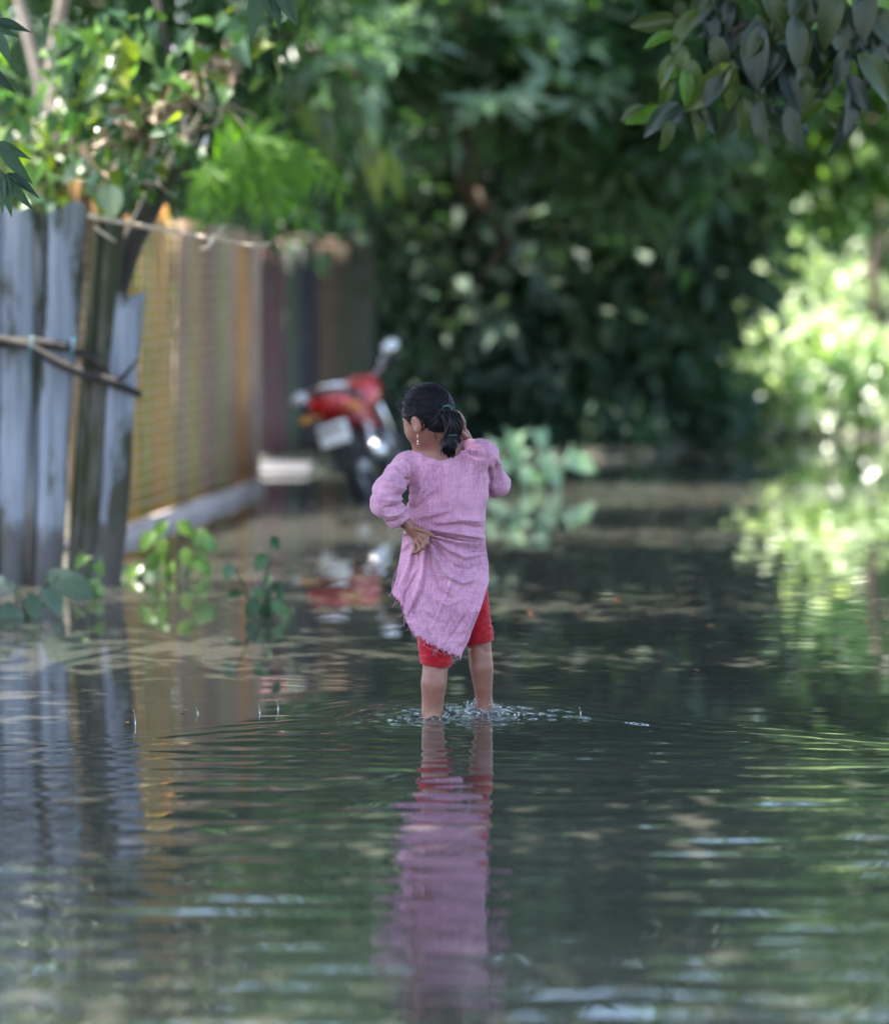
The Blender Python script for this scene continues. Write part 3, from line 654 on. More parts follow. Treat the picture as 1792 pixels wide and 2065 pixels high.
# bare stick jutting from the fence top
st = thing('bare_stick', tuple(at(180, 436, 17.0)), 'bare tan stick jutting out over the plank fence', 'stick'); m = MB()
pxtube(m, [(178, 434), (235, 446), (330, 463), (430, 482), (500, 494), (535, 495), (546, 487)], 17.0, [.0125, .0125, .0115, .0105, .009, .008, .005], st.location)
m.build('stick_body', M['twig_tan'], st)
m = MB(); pxtube(m, [(423, 481), (440, 470), (452, 452)], 17.0, [.01, .008, .005], st.location, 6); pxtube(m, [(430, 482), (418, 500), (404, 503)], 16.98, [.011, .008, .006], st.location, 6); pxtube(m, [(425, 480), (445, 478), (456, 470)], 16.99, [.01, .007, .005], st.location, 6)
pxtube(m, [(190, 456), (215, 475), (233, 487)], 17.02, [.007, .008, .006], st.location, 6)
m.build('side_twig', M['twig_tan'], st)

# feathery bright fronds over the sheet fence
ff = thing('frond_plant', tuple(at(440, 330, 19.8)), 'bright green feathery drooping fronds above the rusty sheet fence', 'plant')
rr = random.Random(8)
for i in range(15):
    x0, y0 = rr.uniform(400, 520), rr.uniform(290, 360); x1 = x0 + rr.uniform(40, 190); y1 = y0 + rr.uniform(40, 130)
    if i % 4 == 0: x1 = x0 - rr.uniform(0, 60)
    Y0 = 19.8 + rr.uniform(-.3, .3); P = []
    for t in np.linspace(0, 1, 9):
        P.append(at(x0 + (x1 - x0) * t, y0 + (y1 - y0) * t ** 2 - 45 * math.sin(math.pi * t) * .7, Y0 - .3 * t) - ff.location)
    m = MB(); m.tube(P, np.linspace(.006, .002, 9), 5); att = [0] * m.n
    for k in range(18):
        t = .08 + .9 * k / 18; q = t * 8; a = int(q); p = P[a].lerp(P[min(8, a + 1)], q - a); tn = (P[min(8, a + 1)] - P[a]).normalized()
        sd_ = 1 if k % 2 else -1; side = tn.cross(Vector((0, -1, .3))).normalized() * sd_
        V, Q = leaf_grid(.24 * (1.05 - .5 * t) * rr.uniform(.7, 1.3), .024, 'lance', .3, .2, 3)
        Mx = frame(tn * .75 + side * .8 + Vector((rr.uniform(-.2, .2), rr.uniform(-.3, .3), -.45)), (0, -1, .4)).to_3x3(); V = V @ np.array(Mx).T + np.array(p)
        m.add(V, Q)
    m.build('frond', M['leaf_fern'], ff, attr=np.full(m.n, rr.random()))
# long hanging leaves
hl = thing('hanging_leaf_plant', tuple(at(735, 190, 24)), 'long yellow-edged leaves hanging above the patched fence', 'plant')
ml = leaf_mesh('long_leaf', .5, .14, M['leaf_olive'], shape='lance', curl=.2, fold=.3); ml2 = leaf_mesh('long_pale_leaf', .48, .12, M['leaf_pale'], shape='lance', curl=.25, fold=.3); ml3 = leaf_mesh('long_yellow_leaf', .5, .16, M['leaf_yellow'], shape='lance', curl=.12, fold=.3)
for me, x, y, dx, dz, k in ((ml2, 745, 190, .15, -1, .9), (ml, 735, 250, .05, -1, 1), (ml3, 750, 285, .1, -1, .95), (ml3, 775, 300, .35, -1, .85), (ml, 640, 210, .2, -.7, 1), (ml, 670, 160, .5, -.8, 1), (ml2, 700, 100, -.7, -.4, 1), (ml2, 690, 110, .8, -.35, .9), (ml, 620, 120, -.3, -.8, 1), (ml3, 600, 190, .3, -.6, .9), (ml, 690, 215, -.5, -.6, .9), (ml3, 655, 270, .2, -1, .7)):
    place_leaf(me, hl, at(x, y, 24), (dx, -.25, dz), 0, k, up=(0, -1, .2))
m = MB(); pxtube(m, [(560, 60), (640, 110), (700, 130), (750, 200), (765, 290)], 24.05, [.02, .016, .012, .009, .005], hl.location, 6); pxtube(m, [(560, 60), (520, -60), (470, -250)], 24.05, [.02, .024, .03], hl.location, 6); m.build('stem', M['bark_brown'], hl)

# broad-leaf water plants
def broad_plant(label, px, py, spec, mat, size, name='broad_leaf_plant', group=None, shape='heart', up=(0, -1, .55)):
    b = onwater(px, py); t = thing(name, tuple(b), label, 'plant', group); me = leaf_mesh('broad_leaf', size, size * (.82 if shape == 'heart' else .62), M[mat], shape=shape, curl=.2, fold=.22)
    rr = random.Random(int(px)); st = MB()
    for x, y, dx, dz, k in spec:
        Yd = b.y + rr.uniform(-.12, .12); p = at(x, y, Yd)
        place_leaf(me, t, p, (dx, -.35, dz), rr.uniform(-.3, .3), k, up=up)
        st.tube([Vector((rr.uniform(-.05, .05), rr.uniform(-.05, .05), -.25)), (p - b) * .6 + Vector((0, .02, 0)), p - b], [.006, .005, .004], 5)
    st.build('stem', M['leaf_mid'], t, attr=np.zeros(st.n)); return t
broad_plant('pale broad-leaved water plant just right of the girl', 1075, 985, [(1000, 890, -.3, -.8, .9), (1040, 872, -.2, -.8, 1.1), (1085, 868, .3, -.8, 1.0), (1055, 905, -.4, -.7, .9), (1100, 915, .2, -.9, 1), (1140, 920, .8, -.5, 1.2), (1165, 925, .9, -.6, 1), (1020, 930, -.4, -.8, 1), (1060, 940, 0, -1, 1), (1110, 945, .4, -.8, 1), (1000, 950, -.6, -.6, .8), (1085, 955, .1, -.8, .9), (985, 905, -.6, -.5, .8)], 'leaf_taro', .17)
broad_plant('dark green broad-leaved plant at the foot of the plank fence, left edge', 60, 1245, [(10, 1165, -.8, -.35, 1.4), (30, 1180, -.9, -.2, 1.2), (100, 1150, .7, -.5, 1.2), (120, 1160, .8, -.4, 1.1), (90, 1185, .6, -.8, .9), (15, 1215, .2, -.9, 1.2), (60, 1195, .3, -.8, .8)], 'leaf_haze', .18, shape='oval', up=(0, -.6, 1))
broad_plant('small vine with yellow-green leaves at the foot of the plank fence', 190, 1205, [(172, 1120, -.5, -.6, .8), (195, 1135, .4, -.7, .7), (188, 1170, .3, -.9, .8), (165, 1175, -.5, -.6, .6), (200, 1185, .3, -.8, .5)], 'leaf_light', .11)
broad_plant('bright green leafy sprout in the water before the rusty sheet fence', 350, 1165, [(335, 1050, -.5, -.7, 1), (360, 1050, .6, -.6, 1), (310, 1070, -.5, -.7, 1.1), (325, 1085, .1, -1, 1), (405, 1065, .1, -1, 1.2), (415, 1080, .5, -.9, .9), (330, 1110, -.6, -.7, 1.2), (370, 1105, .3, -.8, 1), (395, 1120, .5, -.7, 1.1), (345, 1130, -.2, -.9, 1), (410, 1130, .2, -.9, .9), (285, 1140, -.5, -.4, 1)], 'leaf_light', .12, shape='oval')
broad_plant('small dark leaves poking out of the water beside the bright sprout', 300, 1165, [(265, 1145, -.6, -.3, .9), (295, 1150, .6, -.4, 1.2), (280, 1152, .1, -.4, .8)], 'leaf_dark', .12, shape='oval')
broad_plant('thin sprout with scattered leaves standing in the water left of the girl', 530, 1245, [(548, 1080, .4, -.7, .8), (535, 1115, -.4, -.7, 1), (465, 1135, -.2, -.8, .9), (490, 1195, -.8, -.2, .9), (505, 1195, .8, -.1, .9), (515, 1205, -.3, -.9, 1.1), (525, 1215, .3, -.8, 1), (555, 1175, .4, -.7, .8), (545, 1160, -.3, -.6, .7), (550, 1210, .5, -.8, .9), (565, 1220, .5, -.7, .8), (560, 1200, .3, -.8, .7)], 'leaf_mid', .1, shape='oval')

# ------------------------------------------------------------------ trees overhanging from outside the frame, with branches that hang into view
rt = tree('roadside_tree', 'leathery-leaved tree whose branch hangs into the upper right corner', (3.3, 16.0, 0), 5.4, .2,
          [((1.4, 13.0, 6.0), (2.3, 1.2, .8), 240), ((.6, 18.5, 6.3), (2.8, 2.5, .8), 440), ((.2, 15.3, 6.2), (2.8, 1.0, .5), 240), ((3.2, 11.5, 6.0), (1.6, 2.0, .8), 140), ((1.4, 9.2, 6.0), (1.9, 2.6, .8), 300)], .26, 51, 'leaf_dark', 'bark_dark', per=16, spread=.32)  # crown clumps above the frame, shaped and spaced to shade girl and water
tree('lane_shade_tree', 'unseen tree added right of the flooded lane, its crown shading the water', (5.3, 26.6, .1), 6.2, .2, [((1.0, 26.6, 6.9), (2.4, .8, .6), 130), ((3.6, 25.9, 6.6), (1.4, .9, .6), 60), ((.2, 22.2, 6.8), (2.2, .9, .6), 110)], .26, 53, 'leaf_mid', 'bark_dark', per=16, spread=.32)  # unseen tree added to keep sun off the far water
br = bpy.data.objects.new('branch', None); C.objects.link(br); br.parent = rt
m = MB(); o_ = rt.location; BY = 14.6
pxtube(m, [(2200, -330), (1980, -20), (1830, 90), (1745, 90), (1700, 20), (1640, -40)], BY, [.05, .03, .02, .016, .014, .012], o_)
pxtube(m, [(1900, 40), (1850, 150), (1790, 125), (1735, 80)], BY - .05, [.014, .012, .01, .008], o_, 6); pxtube(m, [(1750, 90), (1690, 50), (1600, 30), (1530, 40), (1470, 60)], BY, [.012, .01, .008, .006, .004], o_, 6)
pxtube(m, [(1620, 30), (1560, 90), (1525, 150), (1525, 200)], BY - .05, [.008, .007, .006, .004], o_, 6); pxtube(m, [(1500, 40), (1450, 120), (1410, 190), (1380, 205)], BY + .05, [.007, .006, .005, .003], o_, 6)
pxtube(m, [(1700, 60), (1690, 150), (1660, 210)], BY + .1, [.008, .006, .004], o_, 6)
m.build('stem', M['bark_brown'], br)
ov = [leaf_mesh('leathery_leaf', .26, .112, M[q], shape='oval', curl=c, fold=f) for q, c, f in (('leaf_leather', .2, .4), ('leaf_leather', .5, .7), ('leaf_olive', .4, .5), ('leaf_light', .3, .6))]
_rb = random.Random(77)
_more = [(int(_rb.uniform(1440, 1800)), int(_rb.uniform(-60, 190) * (1 - .25 * abs(q % 3 - 1))), _rb.uniform(-.7, .7), _rb.uniform(-1, -.5), _rb.uniform(.6, 1.1), (0, 1, 0, 1, 2)[q % 5]) for q in range(46)]
_more += [(1320, 225, -1, -.35, .55, 3), (1300, 215, -.9, -.3, .45, 2), (1340, 215, -.8, -.5, .5, 3), (1390, 110, -.6, -.6, .6, 3), (1380, 140, .1, -1, .6, 3), (1365, 70, -.9, -.2, .6, 3), (1660, 205, .7, -.15, .6, 3), (1690, 215, .8, -.5, .5, 3), (1620, 130, .2, -1, .6, 3), (1700, 110, .4, -.9, .6, 3)]  # lit leaves of the branch, their light put into a paler green
for x, y, dx, dz, k, kind in _more + list(((1525, 40, -.05, -1, 1.15, 0), (1530, 30, .2, -1, .95, 1), (1550, -10, .3, -.6, 1, 0), (1470, -10, -.3, -.8, 1, 1), (1460, 60, -.1, -1, .9, 0), (1440, 70, .25, -1, .8, 2), (1500, 100, .5, -.9, .8, 0),
    (1600, 30, .1, -1, .9, 0), (1640, 60, .35, -1, .9, 1), (1600, 100, -.2, -1, .9, 0), (1640, 0, .6, -.5, 1, 0), (1580, -20, -.4, -.8, 1, 1), (1690, 30, .1, -1, 1, 0), (1700, 90, .3, -.9, .8, 1),
    (1405, 195, -.05, -1, .55, 0), (1400, 200, .25, -1, .7, 2), (1385, 205, -.7, -.75, .65, 1), (1370, 210, -.9, -.55, .75, 1), (1330, 215, -1, -.3, .5, 2), (1410, 205, .6, -.9, .6, 1), (1350, 240, -.15, -1, .55, 2),
    (1490, 190, -.35, -1, .85, 1), (1500, 195, .05, -1, .7, 2), (1530, 205, .05, -1, .75, 0), (1545, 205, .55, -.9, .7, 0), (1560, 215, .75, -.5, .75, 0), (1590, 215, .2, -1, .8, 0), (1660, 205, -.6, -.3, .8, 2), (1665, 215, .5, -.8, .5, 2),
    (1360, 110, -.5, -.8, .6, 2), (1380, 90, -.2, -1, .6, 2), (1350, 150, -.2, -1, .6, 2), (1395, 120, .2, -1, .55, 2), (1370, 40, -.9, -.1, .8, 2), (1410, 20, -.6, -.6, .8, 2), (1620, 150, .3, -1, .6, 2), (1660, 150, -.1, -1, .6, 1), (1710, 150, .5, -.9, .7, 0), (1750, 100, -.1, -1, .7, 0), (1740, 60, -.5, -.4, .8, 2), (1780, 40, .3, -.9, .8, 0), (1560, 120, .1, -1, .7, 0), (1480, 20, -.7, -.5, .8, 0), (1430, 20, .1, -1, .7, 0))):
    place_leaf(ov[kind], br, at(x, y, BY + random.Random(x * 7 + y).uniform(-.15, .15)), (dx, -.2, dz), random.Random(x + y).uniform(-.5, .5), k, up=(random.Random(x).uniform(-.3, .3), -1, .25), origin=rt.location)
lt2 = tree('verge_tree', 'tree with slender drooping leaves hanging in at the upper left corner', (-2.35, 13.4, 0), 5.0, .12,
           [((-1.4, 13.0, 5.8), (1.9, 1.3, .8), 220), ((-.9, 11.6, 5.9), (1.9, 1.6, .7), 300), ((-2.9, 15.9, 5.8), (1.2, .8, .5), 70), ((-1.0, 8.6, 5.9), (2.0, 2.0, .7), 260), ((-3.2, 10.5, 5.9), (1.5, 2.4, .6), 200)], .24, 52, 'leaf_dark', 'bark_dark', per=15, spread=.3)  # unseen crown clumps put in to shade the girl and near lane
br2 = bpy.data.objects.new('branch', None); C.objects.link(br2); br2.parent = lt2
m = MB(); o_ = lt2.location
pxtube(m, [(-340, 60), (-200, 180), (-80, 270), (-20, 330), (10, 352)], 12.6, [.022, .016, .011, .006, .003], o_, 6)
pxtube(m, [(-300, 90), (-160, 20), (-60, 20), (0, 60)], 12.6, [.018, .012, .008, .003], o_, 6)
pxtube(m, [(-350, -300), (60, -300), (350, -230), (500, -110), (535, -20)], 12.9, [.03, .022, .015, .009, .004], o_, 6)
pxtube(m, [(-350, -300), (-345, 60)], [12.9, 12.6], [.03, .024], o_, 6)
m.build('stem', M['bark_dark'], br2)
la = leaf_mesh('lance_leaf', .2, .058, M['leaf_dark'], shape='lance', curl=.25, fold=.35)
for x, y, dx, dz, k in ((0, 292, .6, -.75, .95), (-5, 285, .8, -.45, .7), (8, 352, .15, -1, .8), (10, 350, .6, -.9, .85), (4, 350, -.05, -1, .75), (15, 348, .85, -.55, .75), (-15, 335, .5, -.9, .7), (20, 350, 1, -.6, .5), (-30, 320, -.3, -1, .8),
    (-10, 40, .9, -.25, .7), (-6, 60, .4, -1, .75), (-20, 130, .7, -.9, .7), (-30, 90, .3, -1, .8), (-10, 50, .9, -.5, .5),
    (512, -20, .03, -1, 1.05), (540, -30, .4, -1, .95), (555, -20, .55, -.9, .8), (530, -30, .2, -1, .75), (575, -40, .3, -1, .9)):
    place_leaf(la, br2, at(x, y, 12.6 if x < 300 else 12.9), (dx, -.2, dz), random.Random(x * 3 + y).uniform(-.6, .6), k, up=(.1, -1, .3), origin=lt2.location)

# fallen leaves on the water
fl = leaf_mesh('fallen_leaf', .042, .02, M['leaf_orange'], curl=.1, fold=.2, n=4)
for x, y in ((1160, 1238), (1310, 1240), (1738, 1256), (1252, 1212), (1425, 1265), (1408, 1356), (1068, 1240), (1440, 1006), (1500, 1010), (258, 1462), (378, 1436)):
    o = bpy.data.objects.new('fallen_leaf', fl); C.objects.link(o); p = onwater(x, y); o.location = (p.x, p.y, .006); o.rotation_euler = (.1, .1, x)
    tag(o, 'small orange fallen leaf floating on the open water', 'leaf', 'fallen leaves on the water')

# ------------------------------------------------------------------ motorcycle, seen from behind, leaning on its stand
mb_loc = onwater(746, 1004); mc = thing('motorcycle', (mb_loc.x, mb_loc.y, -.07), 'red motorcycle leaning on its stand in the water beside the fences', 'motorcycle')
mc.rotation_mode = 'ZYX'
mc.rotation_euler = Matrix.Rotation(R(-16), 3, 'Z').__matmul__(Matrix.Rotation(R(-19), 3, 'Y')).to_euler('ZYX')
mc.rotation_mode = 'QUATERNION'; mc.rotation_quaternion = (Matrix.Rotation(R(-9), 3, 'Z') @ Matrix.Rotation(R(-18), 3, 'Y')).to_quaternion()
M['red_paint'] = simple('red_paint', (.50, .02, .03), .22, .1, 6, Coat_Weight=.6)
M['tyre'] = simple('tyre_rubber', (.02, .02, .022), .75, .3, 30, .004)
M['chrome'] = simple('chrome', (.72, .72, .74), .18, .08, 8, Metallic=1.0)
M['alloy'] = simple('cast_alloy', (.42, .42, .45), .4, .2, 18, .002, Metallic=.7)
M['black_plastic'] = simple('black_plastic', (.03, .03, .034), .5, .2, 20)
M['seat_vinyl'] = simple('seat_vinyl', (.07, .07, .085), .38, .2, 40, .002)
M['white_plate'] = simple('white_plate', (.8, .8, .8), .45, .08, 20)
M['tail_red'] = simple('tail_lens', (.45, .01, .015), .12, .1, 20)
M['amber'] = simple('amber_lens', (.6, .25, .03), .2, .1, 20)
M['mirror'] = simple('mirror_glass', (.9, .9, .92), .06, .03, 5, Metallic=1.0)
def wheel(yc, name):
    e = bpy.data.objects.new(name, None); C.objects.link(e); e.parent = mc; e.location = (0, yc, .30)
    MB().torus((0, 0, 0), .245, .05, 'x', 36, 12, 1.0).build('tyre', M['tyre'], e)
    m = MB(); m.torus((0, 0, 0), .2, .016, 'x', 32, 8, 1.6); m.build('rim', M['black_plastic'], e)
    m = MB()
    for k in range(10):
        a = 2 * math.pi * k / 10; m.tube([(0, .04 * math.cos(a), .04 * math.sin(a)), (.012 * (-1) ** k, .2 * math.cos(a), .2 * math.sin(a))], .008, 6)
    m.tube([(-.09, 0, 0), (.09, 0, 0)], .045, 14); m.build('hub_and_spokes', M['alloy'], e)
wheel(0, 'rear_wheel'); wheel(1.25, 'front_wheel')
def part(name, mat, fn, bev=0):
    m = MB(); fn(m); o = m.build(name, M[mat], mc)
    if bev: bevel(o, bev, 3)
    return o
def hull(m, secs, n=16):      # superellipse sections: (y, z, half width, half height)
    P = []
    for y, z, a, b in secs:
        row = []
        for k in range(n + 1):
            t = 2 * math.pi * k / n; c, s_ = math.cos(t), math.sin(t)
            row.append((a * math.copysign(abs(c) ** .7, c), y, z + b * math.copysign(abs(s_) ** .7, s_)))
        P.append(row[::-1])
    m.grid(P)
part('fuel_tank', 'red_paint', lambda m: hull(m, [(.50, .76, .005, .005), (.51, .76, .12, .07), (.66, .80, .19, .12), (.82, .83, .2, .13), (.95, .82, .17, .12), (1.02, .80, .08, .07), (1.03, .80, .005, .005)]))
part('seat', 'seat_vinyl', lambda m: hull(m, [(-.26, .86, .01, .01), (-.25, .86, .1, .035), (-.05, .845, .125, .045), (.2, .80, .14, .05), (.45, .79, .13, .05), (.58, .82, .08, .05), (.6, .82, .01, .01)]))
tail = part('tail_cowl', 'red_paint', lambda m: hull(m, [(-.40, .80, .01, .01), (-.39, .80, .12, .065), (-.25, .77, .155, .075), (0, .70, .18, .10), (.3, .66, .19, .12), (.48, .66, .15, .1), (.5, .66, .01, .01)]))
m = MB(); m.ball((0, -.41, .79), (.1, .03, .05)); m.build('tail_light', M['tail_red'], tail)
part('grab_rail', 'chrome', lambda m: m.tube([(-.13, .05, .82), (-.135, -.15, .88), (-.12, -.34, .91), (0, -.40, .92), (.12, -.34, .91), (.135, -.15, .88), (.13, .05, .82)], .016, 8))
part('rear_fender', 'black_plastic', lambda m: m.grid([[(x, -.36 * math.sin(a), .30 + .37 * math.cos(a) - abs(x) * .15) for x in (-.085, -.05, 0, .05, .085)] for a in np.linspace(-.3, 1.55, 12)]))
pl = part('number_plate', 'white_plate', lambda m: m.box((0, -.44, .58), (.22, .012, .165), Matrix.Rotation(R(-14), 4, 'X')), .012)
m = MB()
for k, x in enumerate((-.08, -.045, -.01, .03, .065)):
    m.box((x, -.452, .615), (.016, .004, .045), Matrix.Rotation(R(-14), 4, 'X')); m.box((x * 1.1, -.448, .55), (.018, .004, .05), Matrix.Rotation(R(-14), 4, 'X'))
m.build('plate_lettering', M['black_plastic'], pl, smooth=False)
for s_ in (-1, 1):
    part('shock_absorber', 'chrome', lambda m: (m.tube([(s_ * .13, .02, .30), (s_ * .14, .12, .68)], .016, 8), [m.torus((s_ * (.13 + .01 * k / 12), .03 + .08 * k / 12, .36 + .26 * k / 12), .03, .007, 'z', 12, 6) for k in range(12)]))
    part('swing_arm', 'black_plastic', lambda m: m.tube([(s_ * .1, 0, .30), (s_ * .1, .45, .36)], .024, 8))
    part('turn_signal', 'amber', lambda m: (m.tube([(s_ * .06, -.36, .73), (s_ * .16, -.38, .73)], .01, 6), m.ball((s_ * .185, -.39, .73), (.04, .03, .03))))
    part('fork_tube', 'chrome', lambda m: (m.tube([(s_ * .09, 1.25, .30), (s_ * .09, 1.0, .92)], [.03, .022], 10)))
    part('side_panel', 'red_paint', lambda m: m.ball((s_ * .13, .28, .62), (.03, .19, .10)))
    part('foot_peg', 'black_plastic', lambda m: m.tube([(s_ * .1, .42, .33), (s_ * .3, .42, .34)], .015, 8))
    part('leg_guard', 'black_plastic', lambda m: m.tube([(s_ * .06, .95, .75), (s_ * .25, .98, .66), (s_ * .29, .97, .5), (s_ * .2, .93, .36), (s_ * .06, .9, .32)], .014, 8))
part('front_fender', 'red_paint', lambda m: m.grid([[(x, 1.25 - .34 * math.sin(a), .30 + .34 * math.cos(a) - abs(x) * .35) for x in (-.075, -.04, 0, .04, .075)] for a in np.linspace(-1.0, 1.5, 14)]))
M['engine_dark'] = simple('engine_dark', (.10, .10, .115), .45, .25, 18, .002, Metallic=.5)
part('engine', 'engine_dark', lambda m: (m.box((0, .62, .40), (.26, .34, .22)), m.tube([(0, .72, .48), (0, .78, .70)], .085, 12), [m.box((0, .73 + .02 * k / 6 + .01, .5 + .03 * k), (.24, .2, .009)) for k in range(7)], m.tube([(-.16, .55, .4), (.16, .55, .4)], .1, 14)), .01)
part('frame', 'black_plastic', lambda m: (m.tube([(0, 1.0, .9), (0, .95, .6), (0, .82, .3), (0, .4, .27)], .022, 8), m.tube([(0, 1.0, .88), (0, .5, .72), (0, -.3, .76)], .024, 8), m.tube([(0, .5, .72), (0, .42, .3)], .024, 8)))
part('exhaust', 'chrome', lambda m: (m.tube([(.06, .82, .58), (.12, .88, .42), (.16, .7, .28), (.18, .3, .27), (.2, .1, .31)], .022, 10), m.tube([(.2, .12, .31), (.22, -.32, .40)], [.045, .055], 14)))
hb = bpy.data.objects.new('handlebar', None); C.objects.link(hb); hb.parent = mc; hb.location = (-.02, 1.0, .80); hb.rotation_euler = (0, R(-13), R(14))
m = MB(); m.tube([(-.40, -.14, .11), (-.3, -.1, .12), (-.12, 0, .06), (0, .02, .03), (.12, 0, .06), (.3, -.1, .12), (.40, -.14, .11)], .013, 8); m.build('bar', M['chrome'], hb)
for k in (-1, 1): MB().tube([(k * .29, -.095, .12), (k * .41, -.145, .11)], .02, 10).build('grip', M['black_plastic'], hb)
for k in (-1, 1): MB().tube([(k * .25, -.06, .12), (k * .29, -.05, .16), (k * .36, -.07, .19)], .007, 6).build('mirror_stem', M['chrome'], hb)
for k in (-1, 1):
    m = MB(); m.ball((k * .39, -.08, .21), (.066, .02, .045)); m.build('mirror_shell', M['white_plate'], hb)  # white shell colour stands in for sky reflected in the mirrors
    m = MB(); m.ball((k * .39, -.094, .212), (.055, .012, .035), rot=Matrix.Rotation(R(-25), 3, 'X')); m.build('mirror_face', M['mirror'], hb)
m = MB(); m.ball((0, .14, .0), (.09, .08, .09)); m.build('headlight', M['chrome'], hb)
m = MB(); m.ball((-.055, .05, .09), (.055, .04, .05)); m.ball((.055, .05, .09), (.055, .04, .05)); m.build('gauge', M['chrome'], hb)
part('side_stand', 'black_plastic', lambda m: m.tube([(-.1, .5, .3), (-.26, .46, .02)], .013, 8))

# ------------------------------------------------------------------ the girl
S = 551.0
def Lp(px, py): return (px - 915) / S, (1450 - py) / S
girl = thing('person', (GX, GY, 0), 'child in a mauve tunic and red trousers wading away, holding her tunic at the waist', 'person')

HC = np.array([-.098, .02, 1.112])                      # skull centre
FD = np.array([-.72, .58, -.38]); FD /= np.linalg.norm(FD)      # where the face looks
FS = np.cross(FD, [0, 0, 1]); FS /= np.linalg.norm(FS); FU = np.cross(FS, FD)   # her right-hand side, up
def hp(f, s_, u): return HC + FD * f + FS * s_ + FU * u
def rot_ell(X, Y, Z, c, r):
    p = np.stack([X - c[0], Y - c[1], Z - c[2]], -1); return ell(p @ FD, p @ FS, p @ FU, (0, 0, 0), r)
LS, LE, LW = (-.180, .02, .925), (-.252, -.15, .80), (-.175, -.10, .725)
RS, RE, RW = (.112, .03, .965), (.158, .13, .85), (.055, .135, 1.0)
def fingers(X, Y, Z, d, chains, k=.003):
    for c in chains:
        for (a, r1), (b, r2) in zip(c[:-1], c[1:]): d = smin(d, cap(X, Y, Z, a, b, r1, r2), k)
    return d
def body_sdf(X, Y, Z):
    d = rot_ell(X, Y, Z, hp(-.005, 0, .012), (.098, .080, .094))
    d = smin(d, rot_ell(X, Y, Z, hp(.035, 0, -.045), (.062, .060, .072)), .04)          # face and jaw
    d = smin(d, rot_ell(X, Y, Z, hp(.072, 0, -.088), (.022, .024, .018)), .03)          # chin
    d = smin(d, rot_ell(X, Y, Z, hp(.062, -.032, -.045), (.024, .024, .026)), .025); d = smin(d, rot_ell(X, Y, Z, hp(.062, .032, -.045), (.024, .024, .026)), .025)   # cheeks
    d = smin(d, cap(X, Y, Z, hp(.092, 0, -.012), hp(.104, 0, -.036), .006, .011), .012)    # nose
    d = smin(d, rot_ell(X, Y, Z, hp(.093, 0, -.062), (.008, .02, .006)), .008)            # lips
    for s_ in (-1, 1): d = smax(d, -rot_ell(X, Y, Z, hp(.102, s_ * .03, -.006), (.014, .02, .011)), .01)   # eye hollows
    # ears: her left (towards the viewer's left and back) and right
    for s_ in (-1, 1):
        e = rot_ell(X, Y, Z, hp(-.006, s_ * .086, -.036), (.021, .012, .034)); e = smax(e, -rot_ell(X, Y, Z, hp(.0, s_ * .098, -.032), (.011, .008, .021)), .005); d = smin(d, e, .008)
    d = smin(d, cap(X, Y, Z, hp(-.03, 0, -.06), (-.03, .03, .95), .043, .05), .03)       # neck
    d = smin(d, cap(X, Y, Z, (-.15, .03, .925), (.09, .035, .955), .042, .042), .05)        # shoulders
    d = smin(d, ell(X, Y, Z, (-.025, .035, .84), (.105, .068, .14)), .04); d = smin(d, ell(X, Y, Z, (-.03, .035, .66), (.10, .065, .13)), .04); d = smin(d, ell(X, Y, Z, (-.01, .035, .53), (.11, .075, .09)), .04)
    d = smin(d, cap(X, Y, Z, LS, LE, .036, .031), .02); d = smin(d, cap(X, Y, Z, LE, LW, .032, .024), .01)
    d = smin(d, cap(X, Y, Z, RS, RE, .036, .031), .02); d = smin(d, cap(X, Y, Z, RE, RW, .03, .023), .01)
    # legs
    for hip, kn, cf, an, toe, rr in (((-.07, .035, .50), (-.067, .01, .20), (-.074, -.006, .125), (-.080, .002, .025), (-.095, .14, -.075), (.062, .050, .0495, .0375, .026)),
                                 ((.06, .045, .50), (.093, .08, .265), (.102, .072, .175), (.113, .098, .035), (.13, .235, -.06), (.060, .047, .0455, .029, .024))):
        lg = smin(cap(X, Y, Z, kn, cf, rr[1] * .94, rr[2] * .97), cap(X, Y, Z, cf, an, rr[2] * .97, rr[3]), .005); d = smin(d, smin(lg, cap(X, Y, Z, hip, kn, rr[0], rr[1] * .94), .005), .012)
        hl_ = (an[0], an[1] - .02, min(an[2] - .06, -.045)); d = smin(d, cap(X, Y, Z, an, hl_, rr[3], rr[3] * .95), .015); d = smin(d, cap(X, Y, Z, hl_, toe, rr[3], rr[4]), .02)
    return d
def left_hand(X, Y, Z):      # gathers the cloth at the back of the waist: palm, thumb on top, four fingers curled under
    hnd = cap(X, Y, Z, (-.19, -.112, .742), (-.150, -.112, .706), .022, .020); hnd = smin(hnd, cap(X, Y, Z, (-.155, -.114, .704), (-.122, -.124, .684), .017, .015), .012); hnd = smin(hnd, cap(X, Y, Z, (-.158, -.108, .698), (-.142, -.116, .672), .016, .013), .012)
    return fingers(X, Y, Z, hnd, [[((-.146, -.126, .710), .0105), ((-.112, -.142, .700), .0095), ((-.084, -.140, .684), .0085), ((-.072, -.134, .676), .0065)],
        [((-.118, -.130, .686), .0095), ((-.098, -.150, .676), .0088), ((-.098, -.156, .656), .0078), ((-.110, -.148, .644), .007)], [((-.126, -.128, .676), .0095), ((-.111, -.150, .660), .0088), ((-.112, -.154, .640), .0078), ((-.124, -.145, .629), .007)],
        [((-.136, -.122, .668), .009), ((-.126, -.144, .645), .0082), ((-.128, -.147, .627), .0075), ((-.138, -.137, .618), .0065)], [((-.147, -.116, .664), .008), ((-.142, -.136, .636), .0072), ((-.145, -.137, .621), .0065), ((-.152, -.128, .613), .006)]], .002)
